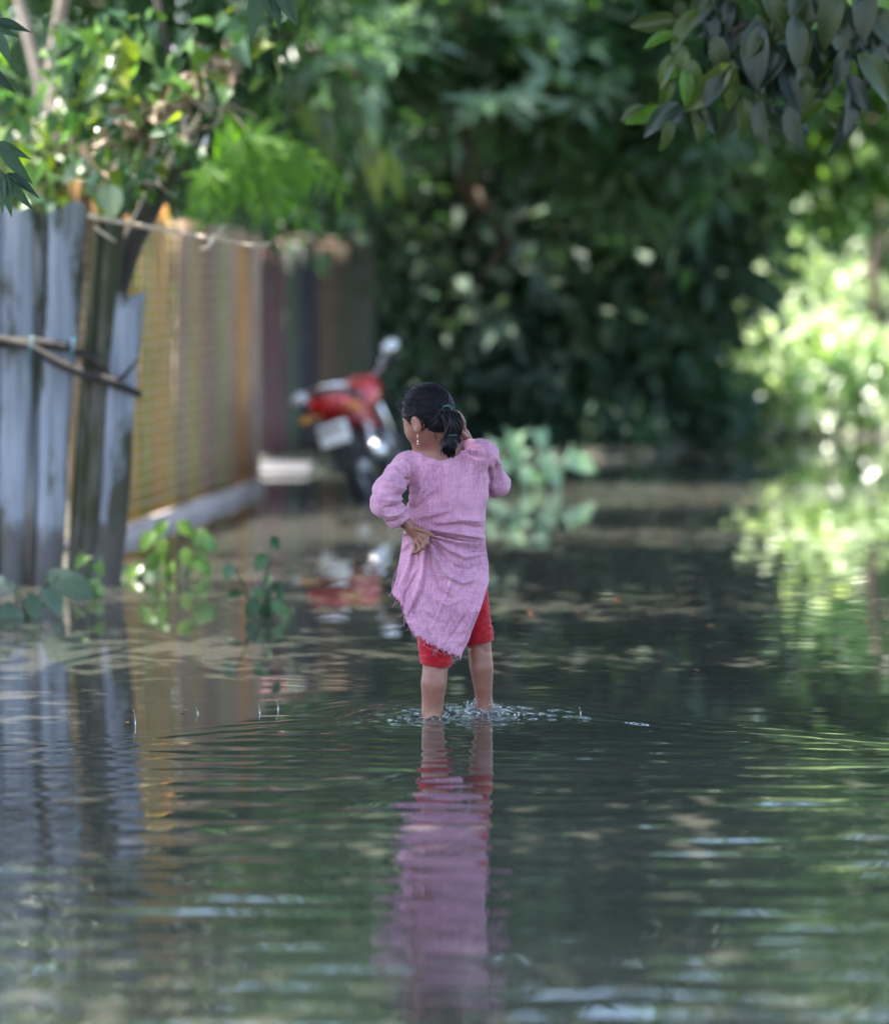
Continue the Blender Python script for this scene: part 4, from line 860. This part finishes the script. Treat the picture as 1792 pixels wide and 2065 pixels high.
def right_hand(X, Y, Z):     # held against the right cheek, fingers pointing up
    hnd = cap(X, Y, Z, RW, (.038, .108, 1.04), .021, .019)
    return fingers(X, Y, Z, hnd, [[((.036, .085, 1.05), .010), ((.034, .068, 1.085), .009), ((.022, .052, 1.112), .0075)], [((.034, .10, 1.055), .010), ((.028, .088, 1.098), .009), ((.012, .075, 1.12), .0075)],
        [((.025, .115, 1.055), .0095), ((.018, .107, 1.095), .0088), ((.003, .095, 1.115), .0072)], [((.016, .127, 1.05), .0085), ((.008, .123, 1.085), .0078), ((-.004, .111, 1.105), .0065)], [((.042, .080, 1.03), .011), ((.03, .058, 1.045), .009), ((.012, .047, 1.055), .0078)]], .002)
V, F = surf_nets(body_sdf, (-.32, -.22, -.13), (.23, .30, 1.24), .0054)
V = laplace(V, F, 1, .35); _sm = laplace(V, F, 14, .5); _k = np.clip((.34 - V[:, 2]) / .05, 0, 1)[:, None]; V = V * (1 - _k) + _sm * _k
_N = vnormals(V, F); _lf = V[:, 0] < .02
for _z0, _m, _a in ((.172, _lf, .0030), (.184, _lf, .0018), (.243, ~_lf, .0030), (.254, ~_lf, .0018)): V = V - _N * (_a * np.exp(-((V[:, 2] - _z0 + .012 * np.sin(V[:, 0] * 60)) / .0055) ** 2) * _m * np.clip(-_N[:, 1] * 2, 0, 1))[:, None]
for _h, _lo, _hi in ((left_hand, (-.23, -.18, .59), (-.05, -.07, .78)), (right_hand, (-.03, .02, .97), (.09, .18, 1.15))):
    V1, F1 = surf_nets(_h, _lo, _hi, .0026); F = np.vstack([F, F1 + len(V)]); V = np.vstack([V, V1])
s = NM('skin'); n = s.noise(s.co(), 22, 4); n2 = s.noise(s.co(), 180, 2); s.bump(n2, .0006, .4)
sep = s.n('SeparateXYZ'); s.l(s.co(), sep.inputs[0]); nb_ = s.noise(s.co(), 5, 3); wet = s.n('MapRange'); wet.inputs[1].default_value = .02; wet.inputs[2].default_value = .07; wet.inputs[3].default_value = .16; wet.inputs[4].default_value = .46; s.l(sep.outputs[2], wet.inputs[0])
M['skin'] = s.set(s.mix(s.ramp(nb_, [(.4, (0, 0, 0)), (.65, (.5, .5, .5))]), s.ramp(n, [(.3, (.25, .10, .066)), (.7, (.34, .15, .102))]), (.24, .085, .06)), wet.outputs[0], Subsurface_Weight=.12, Subsurface_Scale=.01)
s.b.inputs['Subsurface Radius'].default_value = (1, .35, .2)
body = obj('body', np_mesh('body', V, F), M['skin'], girl)

# cloth material: thin crinkled cotton with a loose weave
def cloth(name, c, dark, weave=True, slub=.5):
    s = NM(name); v = s.co((1, 1, 1))
    a = s.noise(s.co((60, 60, 7)), 3, 3, .6); b_ = s.noise(s.co((7, 7, 50)), 3, 2, .5); m_ = s.noise(v, 9, 5, .65)
    col = s.mix(s.ramp(m_, [(.42, (0, 0, 0)), (.68, (slub, slub, slub))]), c, dark)
    col = s.mix(s.ramp(a, [(.42, (0, 0, 0)), (.70, (.75 * slub, .75 * slub, .75 * slub))]), col, tuple(min(1, k * 1.35) for k in c))
    col = s.mix(s.ramp(b_, [(.55, (0, 0, 0)), (.75, (.35 * slub, .35 * slub, .35 * slub))]), col, dark)
    ad = s.n('Math', operation='ADD'); s.l(a, ad.inputs[0]); s.l(b_, ad.inputs[1]); ad2 = s.n('Math', operation='ADD'); s.l(ad.outputs[0], ad2.inputs[0]); s.l(m_, ad2.inputs[1])
    s.bump(ad2.outputs[0], .005, .7); s.set(col, .85); s.b.inputs['Sheen Weight'].default_value = .25; s.b.inputs['Specular IOR Level'].default_value = .2
    return s.m
M['tunic'] = cloth('mauve_cotton', (.60, .285, .39), (.33, .13, .215), slub=.85)
M['red_cloth'] = cloth('red_cotton', (.44, .009, .018), (.22, .005, .010), slub=.4)

def creases(P2, lst):
    """sum of smooth ridges (+) and valleys (-) along pixel polylines; P2 = (n,2) x,z"""
    D = np.zeros(len(P2))
    for pts, wd, a in lst:
        q = np.array([Lp(*p) for p in pts]); best = np.full(len(P2), 9.0); par = np.zeros(len(P2)); n = len(q) - 1
        for i in range(n):
            d_ = q[i + 1] - q[i]; t = np.clip(((P2 - q[i]) @ d_) / (d_ @ d_), 0, 1); r = np.linalg.norm(P2 - q[i] - t[:, None] * d_, axis=1)
            m_ = r < best; best[m_] = r[m_]; par[m_] = (i + t[m_]) / n
        D += a * np.exp(-(best / wd) ** 2) * np.clip(np.minimum(par, 1 - par) * 5 + .15, 0, 1)
    return D
def prof(z, tab):
    t = np.array(sorted(tab)); return np.interp(z, t[:, 0], t[:, 1])
TL = [(.60, -.178), (.635, -.178), (.67, -.178), (.744, -.174), (.817, -.165), (.889, -.158), (.93, -.14), (.96, -.1)]
TR = [(.60, .115), (.635, .114), (.67, .112), (.744, .118), (.817, .120), (.889, .120), (.93, .115), (.96, .10)]
def tunic_sdf(X, Y, Z):
    xl, xr_ = prof(Z, TL), prof(Z, TR); a = (xr_ - xl) / 2; c = (xr_ + xl) / 2; b = .098 - .016 * np.clip((Z - .8) / .15, 0, 1)
    q = (np.abs((X - c) / a) ** 2.4 + np.abs((Y - .035) / b) ** 2.4) ** (1 / 2.4); d = (q - 1) * np.minimum(a, b)
    d = smax(d, Z - .955, .05)
    d = smin(d, cap(X, Y, Z, (-.158, .025, .928), (.09, .035, .962), .046, .047), .045)
    d = smin(d, cap(X, Y, Z, (.03, .03, .975), (.10, .035, .968), .045, .048), .04)
    d = smin(d, cap(X, Y, Z, LS, (-.240, -.10, .845), .047, .050), .025); d = smin(d, cap(X, Y, Z, (-.240, -.10, .845), LE, .050, .046), .02); d = smin(d, cap(X, Y, Z, LE, (-.200, -.115, .745), .050, .045), .015)
    d = smin(d, cap(X, Y, Z, RS, (.138, .10, .875), .047, .050), .03); d = smin(d, cap(X, Y, Z, (.135, .09, .87), RE, .047, .044), .015); d = smin(d, cap(X, Y, Z, RE, (.10, .135, .93), .05, .045), .015)
    # openings
    d = smax(d, -ell(X, Y, Z, (-.045, .0, 1.028), (.095, .085, .080)), .012)
    d = smax(d, -(ell(X, Y, Z, (-.18, -.105, .722), (.045, .045, .030))), .008)
    return smax(d, .615 - Z, .004)
V, F = surf_nets(tunic_sdf, (-.36, -.24, .59), (.24, .25, 1.05), .0045)
V = laplace(V, F, 1, .3); N = vnormals(V, F)
cr = [([(829, 935), (835, 960), (826, 985)], .010, -.004), ([(862, 974), (845, 1000), (826, 1021)], .008, .007), ([(880, 990), (850, 1010), (829, 1030)], .007, -.006), ([(909, 1026), (880, 1034), (845, 1043)], .007, .006),
      ([(972, 1050), (930, 1046), (873, 1054)], .008, .006), ([(976, 1066), (930, 1056), (869, 1060)], .006, -.006), ([(977, 1086), (927, 1074), (872, 1066)], .008, .008), ([(978, 1102), (930, 1092), (880, 1078), (866, 1070)], .006, -.010),
      ([(988, 940), (994, 975), (985, 1003)], .008, -.010), ([(976, 950), (980, 990), (976, 1020)], .009, .005), ([(809, 927), (822, 938), (838, 958)], .006, .006), ([(800, 940), (815, 955), (832, 970)], .006, -.005),
      ([(765, 980), (790, 976), (825, 985)], .007, .007), ([(770, 994), (800, 990), (826, 998)], .006, -.007), ([(785, 1003), (800, 1004), (824, 1000)], .005, .006), ([(774, 1018), (800, 1014), (826, 1010)], .006, -.007), ([(776, 1030), (800, 1030), (822, 1018)], .006, .006), ([(780, 1046), (800, 1044), (815, 1036)], .005, -.005),
      ([(850, 915), (852, 960), (845, 990)], .012, .004), ([(905, 925), (900, 980), (905, 1030)], .010, .0025), ([(940, 930), (945, 990), (940, 1040)], .010, .0025), ([(870, 930), (885, 980), (880, 1020)], .01, -.003), ([(920, 950), (925, 1000), (920, 1040)], .008, -.002), ([(960, 930), (962, 980), (958, 1040)], .008, -.003),
      ([(1000, 930), (1004, 960), (998, 990)], .007, -.005), ([(990, 915), (1008, 940), (1010, 970)], .007, .004), ([(860, 905), (900, 922), (945, 905)], .005, .004), ([(930, 906), (950, 915), (985, 925)], .008, -.003)]
back = np.clip(-N[:, 1] * 1.6 + .35, 0, 1)
arm = np.clip(1 - np.abs(V[:, 0] + .235) / .09, 0, 1) * (V[:, 2] < .93)
wrk = (1 - np.abs(vnoise(V * np.array([16, 16, 42]) + 3.3)) * 2)
D = 2.4 * creases(V[:, [0, 2]], cr) * back + .0022 * vnoise(V * np.array([55, 30, 14])) + .0016 * vnoise(V * np.array([20, 30, 60])) + .0042 * arm * wrk + .0022 * (1 - np.abs(vnoise(V * np.array([24, 24, 15]) + 7)) * 2)
V = V + N * D[:, None]
tun = obj('tunic', np_mesh('tunic', V, F), M['tunic'], girl)

# tunic skirt: back panel with diagonal hem (four-sided patch), folds fanning out from the gathered bunch
def poly(pts, t, curve=True):
    q = np.array([Lp(*p) for p in pts]); L = np.r_[0, np.cumsum(np.linalg.norm(np.diff(q, axis=0), axis=1))]; L /= L[-1]
    return np.stack([np.interp(t, L, q[:, 0]), np.interp(t, L, q[:, 1])], -1)
nu, nv = 130, 110; u = np.linspace(0, 1, nu); v_ = np.linspace(0, 1, nv); rj = np.random.RandomState(4)
Tt = poly([(813, 1072), (855, 1070), (900, 1082), (979, 1096)], u); Bt = poly([(789, 1193), (806, 1212), (818, 1246), (833, 1276), (862, 1290), (892, 1308), (928, 1323)], u)
Lf = poly([(813, 1072), (806, 1120), (797, 1170), (789, 1193)], v_); Rt = poly([(979, 1096), (985, 1140), (986, 1172), (968, 1226), (943, 1288), (928, 1323)], v_)
U, Vv = np.meshgrid(u, v_)
P = (1 - Vv)[..., None] * Tt[None] + Vv[..., None] * Bt[None] + (1 - U)[..., None] * Lf[:, None] + U[..., None] * Rt[:, None] \
    - ((1 - U) * (1 - Vv))[..., None] * Tt[0] - (U * (1 - Vv))[..., None] * Tt[-1] - ((1 - U) * Vv)[..., None] * Bt[0] - (U * Vv)[..., None] * Bt[-1]
fray = np.exp(-(1 - Vv) / .012) * rj.normal(size=(1, nu)) * .006 + np.exp(-(1 - Vv) / .012) * np.sin(u * 160)[None] * .002; P[..., 1] += fray
zz = P[..., 1]; phi = np.where(U > .5, (U * 2 - 1) * (R(80) - R(50) * np.clip((Vv - .25) / .3, 0, 1)), (U * 2 - 1) * (R(80) - R(25) * np.clip((Vv - .3) / .5, 0, 1)))
bb = .122 + .030 * np.clip((.66 - zz) / .3, 0, 1); yy = .035 - bb * np.cos(phi) - .018 * np.exp(-(Vv / .06) ** 2)
x0, z0 = Lp(856, 1074); al = np.arctan2(P[..., 0] - x0, z0 - P[..., 1] + 1e-4); r = np.hypot(P[..., 0] - x0, P[..., 1] - z0)
fan = (np.cos(al * 13 + .6) + .6 * np.cos(al * 22 + 1.9)) * .0075 * np.clip(r / .03, 0, 1) * np.exp(-r / .16)
bunch = .028 * np.exp(-(r / .035) ** 2)
ck = [([(847, 1100), (847, 1143), (818, 1193), (813, 1230)], .006, -.007), ([(856, 1090), (852, 1150), (835, 1200), (818, 1240)], .009, .008), ([(862, 1100), (852, 1186), (822, 1243)], .005, -.006), ([(880, 1100), (905, 1130), (918, 1145), (886, 1230), (865, 1272)], .007, .004), ([(966, 1163), (948, 1221), (918, 1266), (893, 1303)], .005, -.005), ([(973, 1166), (957, 1239), (930, 1314)], .005, -.005), ([(978, 1150), (962, 1220), (936, 1290)], .006, .005),
      ([(868, 1085), (875, 1115), (902, 1156), (934, 1172), (975, 1160)], .009, .010), ([(874, 1085), (890, 1115), (915, 1140), (945, 1148), (980, 1135)], .008, -.007), ([(880, 1085), (905, 1105), (940, 1120), (980, 1118)], .009, .008), ([(866, 1090), (868, 1140), (890, 1190), (920, 1210)], .008, -.006), ([(835, 1085), (825, 1130), (806, 1180)], .007, .007), ([(842, 1088), (834, 1130), (815, 1190)], .005, -.006),
      ([(870, 1200), (900, 1215), (940, 1200)], .008, .004), ([(850, 1225), (880, 1250), (910, 1255)], .008, -.003), ([(930, 1190), (912, 1240), (890, 1280)], .006, -.003)]
cz = 1.6 * creases(P.reshape(-1, 2), ck).reshape(P.shape[:2])
pts = np.stack([P[..., 0], yy - (fan + bunch + cz), zz], -1); pts += (.0035 * (1 - 2 * np.abs(vnoise(pts * np.array([22, 10, 16]) + 2))) + .0028 * vnoise(pts * np.array([45, 20, 45])) + .0012 * vnoise(pts * 110))[..., None] * np.array([0, -1, 0])
m = MB(); m.grid(pts[:, ::-1]); sk = m.build('tunic_skirt', M['tunic'], girl); sd = sk.modifiers.new('solid', 'SOLIDIFY'); sd.thickness = .004; sd.offset = -1
# front panel of the tunic
fp = np.array([[((-.03 + .140 * math.sin(a)), .035 + .11 * math.cos(a) + .01 * math.sin(a * 9) * t, .675 - t * .30) for a in np.linspace(-1.75, 1.4, 40)] for t in np.linspace(0, 1, 24)])
m = MB(); m.grid(fp); fpo = m.build('tunic_front', M['tunic'], girl); sd = fpo.modifiers.new('solid', 'SOLIDIFY'); sd.thickness = .003
# loose threads at the torn hem
m = MB(); rr = random.Random(2)
for i in range(26):
    j = rr.randrange(2, nu - 2); p = Vector(pts[-1, j]); m.tube([p, p + Vector((rr.uniform(-.01, .01), -.004, -rr.uniform(.006, .014))), p + Vector((rr.uniform(-.02, .02), -.004, -rr.uniform(.015, .035)))], .0007, 4)
for i in range(10):
    p = Vector(pts[rr.randrange(60, nv), 0]); m.tube([p, p + Vector((-rr.uniform(.004, .012), 0, -.01)), p + Vector((-rr.uniform(.004, .02), 0, -rr.uniform(.02, .05)))], .0007, 4)
th = m.build('loose_threads', M['tunic'], sk); th['kind'] = 'stuff'

def pants_sdf(X, Y, Z):
    d = cap(X, Y, Z, (-.072, .035, .52), (-.066, .012, .22), .088, .060); d = smin(d, cap(X, Y, Z, (.058, .045, .52), (.085, .075, .30), .066, .056), .015)
    d = smin(d, ell(X, Y, Z, (-.015, .035, .56), (.11, .072, .09)), .03)
    d = smin(d, cap(X, Y, Z, (-.066, .012, .225), (-.067, .010, .205), .060, .060), .01)
    d = smin(d, cap(X, Y, Z, (.093, .078, .30), (.094, .08, .285), .054, .054), .01)
    lo_ = np.where(X < .02, .188 - (X + .066) * .12, .262 + (X - .09) * .28 )
    d = smax(d, lo_ - Z, .006)
    return smax(d, Z - .66, .01)
V, F = surf_nets(pants_sdf, (-.2, -.1, .16), (.2, .18, .68), .0045); N = vnormals(V, F)
left = V[:, 0] < .02
wr = np.where(left, np.exp(-((V[:, 2] - .235) / .06) ** 2), np.exp(-((V[:, 2] - .31) / .05) ** 2))
ph = np.where(left, V[:, 2] * 260 + V[:, 0] * 55 + 2 * vnoise(V * 14), V[:, 2] * 240 - V[:, 0] * 90 + 2 * vnoise(V * 13))
D = wr * .0032 * np.sin(ph) * (.6 + .8 * vnoise(V * 25 + 4)) + .004 * vnoise(V * np.array([14, 14, 30])) + .0022 * vnoise(V * np.array([50, 50, 80]))
V = V + N * D[:, None]
obj('trousers', np_mesh('trousers', V, F), M['red_cloth'], girl)

# hair: cap, combed strands to the tie, ponytail
s = NM('black_hair'); n = s.noise(s.co((40, 40, 12)), 6, 3); s.bump(n, .002, .6)
M['hair'] = s.set(s.ramp(n, [(.3, (.004, .003, .004)), (.7, (.012, .008, .011))]), .5); s.b.inputs['Specular IOR Level'].default_value = .16
M['hair_strand'] = simple('hair_strand', (.007, .005, .007), .4, .6, 60); M['hair_strand'].node_tree.nodes['Principled BSDF'].inputs['Specular IOR Level'].default_value = .2
KN = np.array([-.028, -.080, 1.130])
def hair_sdf(X, Y, Z):
    d = rot_ell(X, Y, Z, hp(-.006, 0, .014), (.102, .086, .097))
    d = smin(d, rot_ell(X, Y, Z, hp(-.055, 0, -.058), (.046, .056, .040)), .03)
    d = smin(d, ell(X, Y, Z, KN + np.array([.0, .004, -.004]), (.032, .026, .03)), .02)
    p = np.stack([X - HC[0], Y - HC[1], Z - HC[2]], -1); f, s_, u_ = p @ FD, p @ FS, p @ FU
    cut = np.maximum(f - (.030 + np.clip(u_ + .03, 0, .2) * .85), -(u_ + .070 + .010 * vnoise(np.stack([X, Y, Z], -1) * 45) + np.clip(-f, -.02, .1) * .30))      # face opening, nape line
    d = smax(d, cut, .012)
    ear = rot_ell(X, Y, Z, hp(-.002, -.088, -.036), (.030, .035, .042)); return smax(d, -ear, .006)
V, F = surf_nets(hair_sdf, (-.24, -.13, .98), (.05, .16, 1.25), .0042); V = laplace(V, F, 1, .4)
N = vnormals(V, F)
rel = V - KN; ang = np.arctan2(rel[:, 2], rel[:, 0]); V = V + N * (.0022 * vnoise(np.stack([ang * 16, np.linalg.norm(rel, axis=1) * 8, V[:, 1] * 10], -1)))[:, None]
hair = obj('hair', np_mesh('hair', V, F), M['hair'], girl)
m = MB(); rs1 = np.random.RandomState(9)
Rx = np.array([.104, .088, .099])
def onskull(p, lift):      # push a point onto the hair surface
    q = p - hp(-.006, 0, .014); l = np.stack([q @ FD, q @ FS, q @ FU]); k = 1 / np.linalg.norm(l / Rx); l = l * k * lift
    return hp(-.006, 0, .014) + FD * l[0] + FS * l[1] + FU * l[2]
for i in range(700):
    a = rs1.uniform(-math.pi, math.pi); st = hp(rs1.uniform(.0, .05), math.copysign(.09, math.sin(a)) * abs(math.sin(a)), .1 * math.cos(a)) if i % 2 else hp(rs1.uniform(-.1, .05), rs1.uniform(-.1, .1), rs1.uniform(-.05, .1))
    P0 = onskull(st, 1.0); l0 = (P0 - HC); 
    if l0 @ FU < -.05 or l0 @ FD > .03 + max(0, (l0 @ FU) + .03) * .85: continue
    if np.linalg.norm(P0 - hp(-.002, -.088, -.036)) < .04: continue
    lift = 1.0 + rs1.rand() * .035; pts_ = [onskull(P0 * (1 - t) + KN * t + np.array([0, 0, .012 * math.sin(math.pi * t) * rs1.normal()]), lift if t < .9 else 1.03) for t in np.linspace(0, 1, 9)]
    m.tube(pts_, np.r_[.0006, np.full(7, .0017), .001] * rs1.uniform(.6, 1.3), 5, cap=False)
for i in range(110):       # flyaway hairs
    a = rs1.uniform(0, 2 * math.pi); P0 = onskull(hp(rs1.uniform(-.08, .04), rs1.uniform(-.1, .1), rs1.uniform(.02, .1)), 1.0); o1 = (P0 - HC); o1 /= np.linalg.norm(o1)
    tdir = np.cross(o1, rs1.normal(size=3)); tdir /= np.linalg.norm(tdir)
    m.tube([P0, P0 + o1 * .008 + tdir * .02, P0 + o1 * .012 * rs1.rand() + tdir * .045], [.0009, .0008, .0005], 4, cap=False)
f0 = hp(.055, -.07, .0); m.tube([f0, f0 + np.array([-.018, -.01, -.012]), f0 + np.array([-.026, -.01, -.03]), f0 + np.array([-.018, -.01, -.044]), f0 + np.array([-.008, -.01, -.046])], .0006, 4)
for i in range(26):       # loose wisps at the nape and round the knot
    P0 = hp(-.06 + rs1.uniform(-.02, .03), rs1.uniform(-.06, .05), -.06 + rs1.uniform(-.02, .02)) if i < 14 else KN + rs1.normal(size=3) * .016
    dr = np.array([rs1.normal() * .5, -.6, -.6 if i < 14 else rs1.normal() * .6]); dr /= np.linalg.norm(dr); P0 = onskull(P0, 1.0) if i < 14 else P0; q = rs1.normal(size=3) * .008
    m.tube([P0, P0 + dr * .016 + q * .4, P0 + dr * .03 + q * 1.4 + np.array([0, 0, -.008]), P0 + dr * .036 + q * 2 + np.array([0, 0, -.024])], [.0012, .0012, .001, .0005], 4, cap=False)
m.build('combed_strands', M['hair_strand'], hair)['kind'] = 'stuff'
m = MB(); cl_ = np.array([KN, (-.016, -.112, 1.122), (-.004, -.122, 1.092), (-.002, -.120, 1.062), (-.016, -.118, 1.036), (-.022, -.124, 1.008), (-.016, -.12, .985), (-.020, -.112, .960)])
rad = np.array([.012, .027, .031, .029, .021, .024, .018, .003])
tt = np.linspace(0, 1, 8); t2 = np.linspace(0, 1, 18)
for i in range(150):
    a = rs1.uniform(0, 2 * math.pi); rr_ = math.sqrt(rs1.rand()); tw = rs1.normal() * .8; end = rs1.uniform(.72, 1.0) ; loop = rs1.normal() * .011
    ts = t2 * end; c = np.stack([np.interp(ts, tt, cl_[:, k]) for k in range(3)], -1); rd = np.interp(ts, tt, rad) * rr_
    off = np.stack([np.cos(a + tw * ts), .75 * np.sin(a + tw * ts), .15 * np.sin(a * 2 + ts * 5)], -1) * rd[:, None]; c = c + off + np.stack([loop * np.sin(ts * 7 + a), 0 * ts, 0 * ts], -1)
    for _ in range(2): c[1:-1] = (c[:-2] + 2 * c[1:-1] + c[2:]) / 4
    m.tube(c, np.interp(np.linspace(0, 1, 18), [0, .3, .8, 1], [.002, .0042, .0035, .0007]), 5, cap=False)
m.build('ponytail', M['hair_strand'], hair)
mt = simple('teal_elastic', (.05, .12, .11), .6)
m = MB(); m.torus(tuple(KN + np.array([.002, -.012, .004])), .017, .0035, 'y', 18, 6); m.build('hair_tie', mt, hair)
m = MB(); m.torus((-.008, -.119, 1.046), .024, .0018, 'z', 20, 6); m.build('hair_tie', mt, hair)
m = MB(); ep = hp(-.004, -.094, -.072); m.torus(tuple(ep + np.array([0, -.004, -.010])), .010, .0012, 'x', 16, 5); m.tube([ep + np.array([0, -.004, -.02]), ep + np.array([.001, -.004, -.034])], [.0016, .003], 6); m.ball(tuple(ep + np.array([.001, -.004, -.036])), .0035, 8, 6)
m.build('earring', simple('gold', (.75, .6, .42), .25, .1, 8, Metallic=1.0), girl)
for s_ in (-1, 1):
    m = MB(); m.ball(tuple(hp(.083, s_ * .03, -.008)), (.011, .011, .009), 14, 10); m.build('eye', simple('eye', (.05, .035, .03), .1), girl)
    m = MB(); m.tube([hp(.092, s_ * .014, .012), hp(.094, s_ * .032, .017), hp(.082, s_ * .05, .012)], [.002, .003, .001], 6); m.build('eyebrow', M['hair'], girl)

# ------------------------------------------------------------------ splash round the feet
s = NM('splash_water'); s.set((.97, .98, .98), .05, Transmission_Weight=.9, IOR=1.33); M['splash'] = s.m
sp_ = thing('water_splash', (GX + .114, GY + .1, 0), 'clear splash of water thrown up around the right foot', 'splash'); rs2 = np.random.RandomState(6)
def crown_sdf(X, Y, Z):     # broken collar of water round the ankle, with a bulging sheet on the right
    th = np.arctan2(Y, X * .85); r = np.hypot(X * .85, Y)
    top = .030 + .012 * np.sin(th + 5.6) + .010 * vnoise(np.stack([np.cos(th) * 2.2, np.sin(th) * 2.2, 0 * th + 3], -1)) + .008 * vnoise(np.stack([np.cos(th) * 6, np.sin(th) * 6, 0 * th + 8], -1))
    r0 = .040 + .55 * np.sqrt(np.clip(Z, 0, 1) * .03) + .006 * vnoise(np.stack([X * 40, Y * 40, Z * 60], -1))
    sh = np.abs(r - r0) - (.0042 - .05 * np.clip(Z, 0, .05)) - .003 * vnoise(np.stack([X * 90, Y * 90, Z * 120], -1))
    return smax(smax(sh, Z - top, .004), -.012 - Z, .002)
V, F = surf_nets(crown_sdf, (-.12, -.1, -.014), (.12, .1, .065), .0026); V = laplace(V, F, 1, .4)
obj('crown', np_mesh('splash_crown', V, F), M['splash'], sp_)
m = MB()
for i in range(260):
    a = rs2.uniform(0, 6.28); r = abs(rs2.normal()) * .06 + .035; side = -.19 if i % 7 == 0 else 0
    z = abs(rs2.normal()) * .018 * math.exp(-r / .2) + .002; k = rs2.uniform(.0008, .0024) * (1 if i % 6 else 1.5)
    m.ball((side + r * math.cos(a) * 1.4, r * math.sin(a) - (.1 if side else 0) - .02, z), (k * rs2.uniform(1, 1.8), k, k * rs2.uniform(.7, 1.6)), 7, 5)
m.build('droplets', M['splash'], sp_)['kind'] = 'stuff'
for px, py, hh, lab_ in ((272, 1462, .045, 'tallest jet of water thrown up by a drop, farthest left'), (560, 1432, .03, 'small jet of water thrown up by a drop, nearest the girl on her left'), (523, 1440, .028, 'small jet of water thrown up by a drop, second from the girl on her left'), (398, 1440, .02, 'lowest jet of water left of the girl, midway to the frame edge'), (1170, 1440, .02, 'tiny jet of water just right of the girl')):
    p = onwater(px, py); t = thing('rain_drop_splash', tuple(p), lab_, 'splash', 'drop splashes on the water')
    m = MB(); m.tube([(0, 0, -.005), (.001, 0, hh * .5), (-.003, 0, hh)], [.004, .0016, .0012], 7); m.ball((-.004, 0, hh * 1.15), .0022, 8, 6); m.build('jet', M['splash'], t)

for k_, (lab_, pts_) in enumerate((('pale strip in the twigs, upper of two', [(352, 95), (350, 140), (356, 175), (350, 205)]), ('pale strip below the leaning trunk, lower of two', [(425, 225), (412, 255), (416, 285), (404, 310)]))):  # two pale upright strips added among the branches, substance unidentified
    t = thing('pale_strip', tuple(at(*pts_[0], 19.4)), lab_, 'plastic strip', 'pale strips in the leaning tree'); row = []
    for i, (x, y) in enumerate(pts_):
        row.append([tuple(at(x + dx, y + 6 * math.sin(i + dx), 19.4 + .03 * math.sin(dx + i)) - t.location) for dx in (-7, -3, 2, 7 - 2 * i)])
    m = MB(); m.grid(row); o = m.build('strip', simple('pale_strip_mat', (.72, .7, .78), .35, .1, 9), t); o.modifiers.new('solid', 'SOLIDIFY').thickness = .002
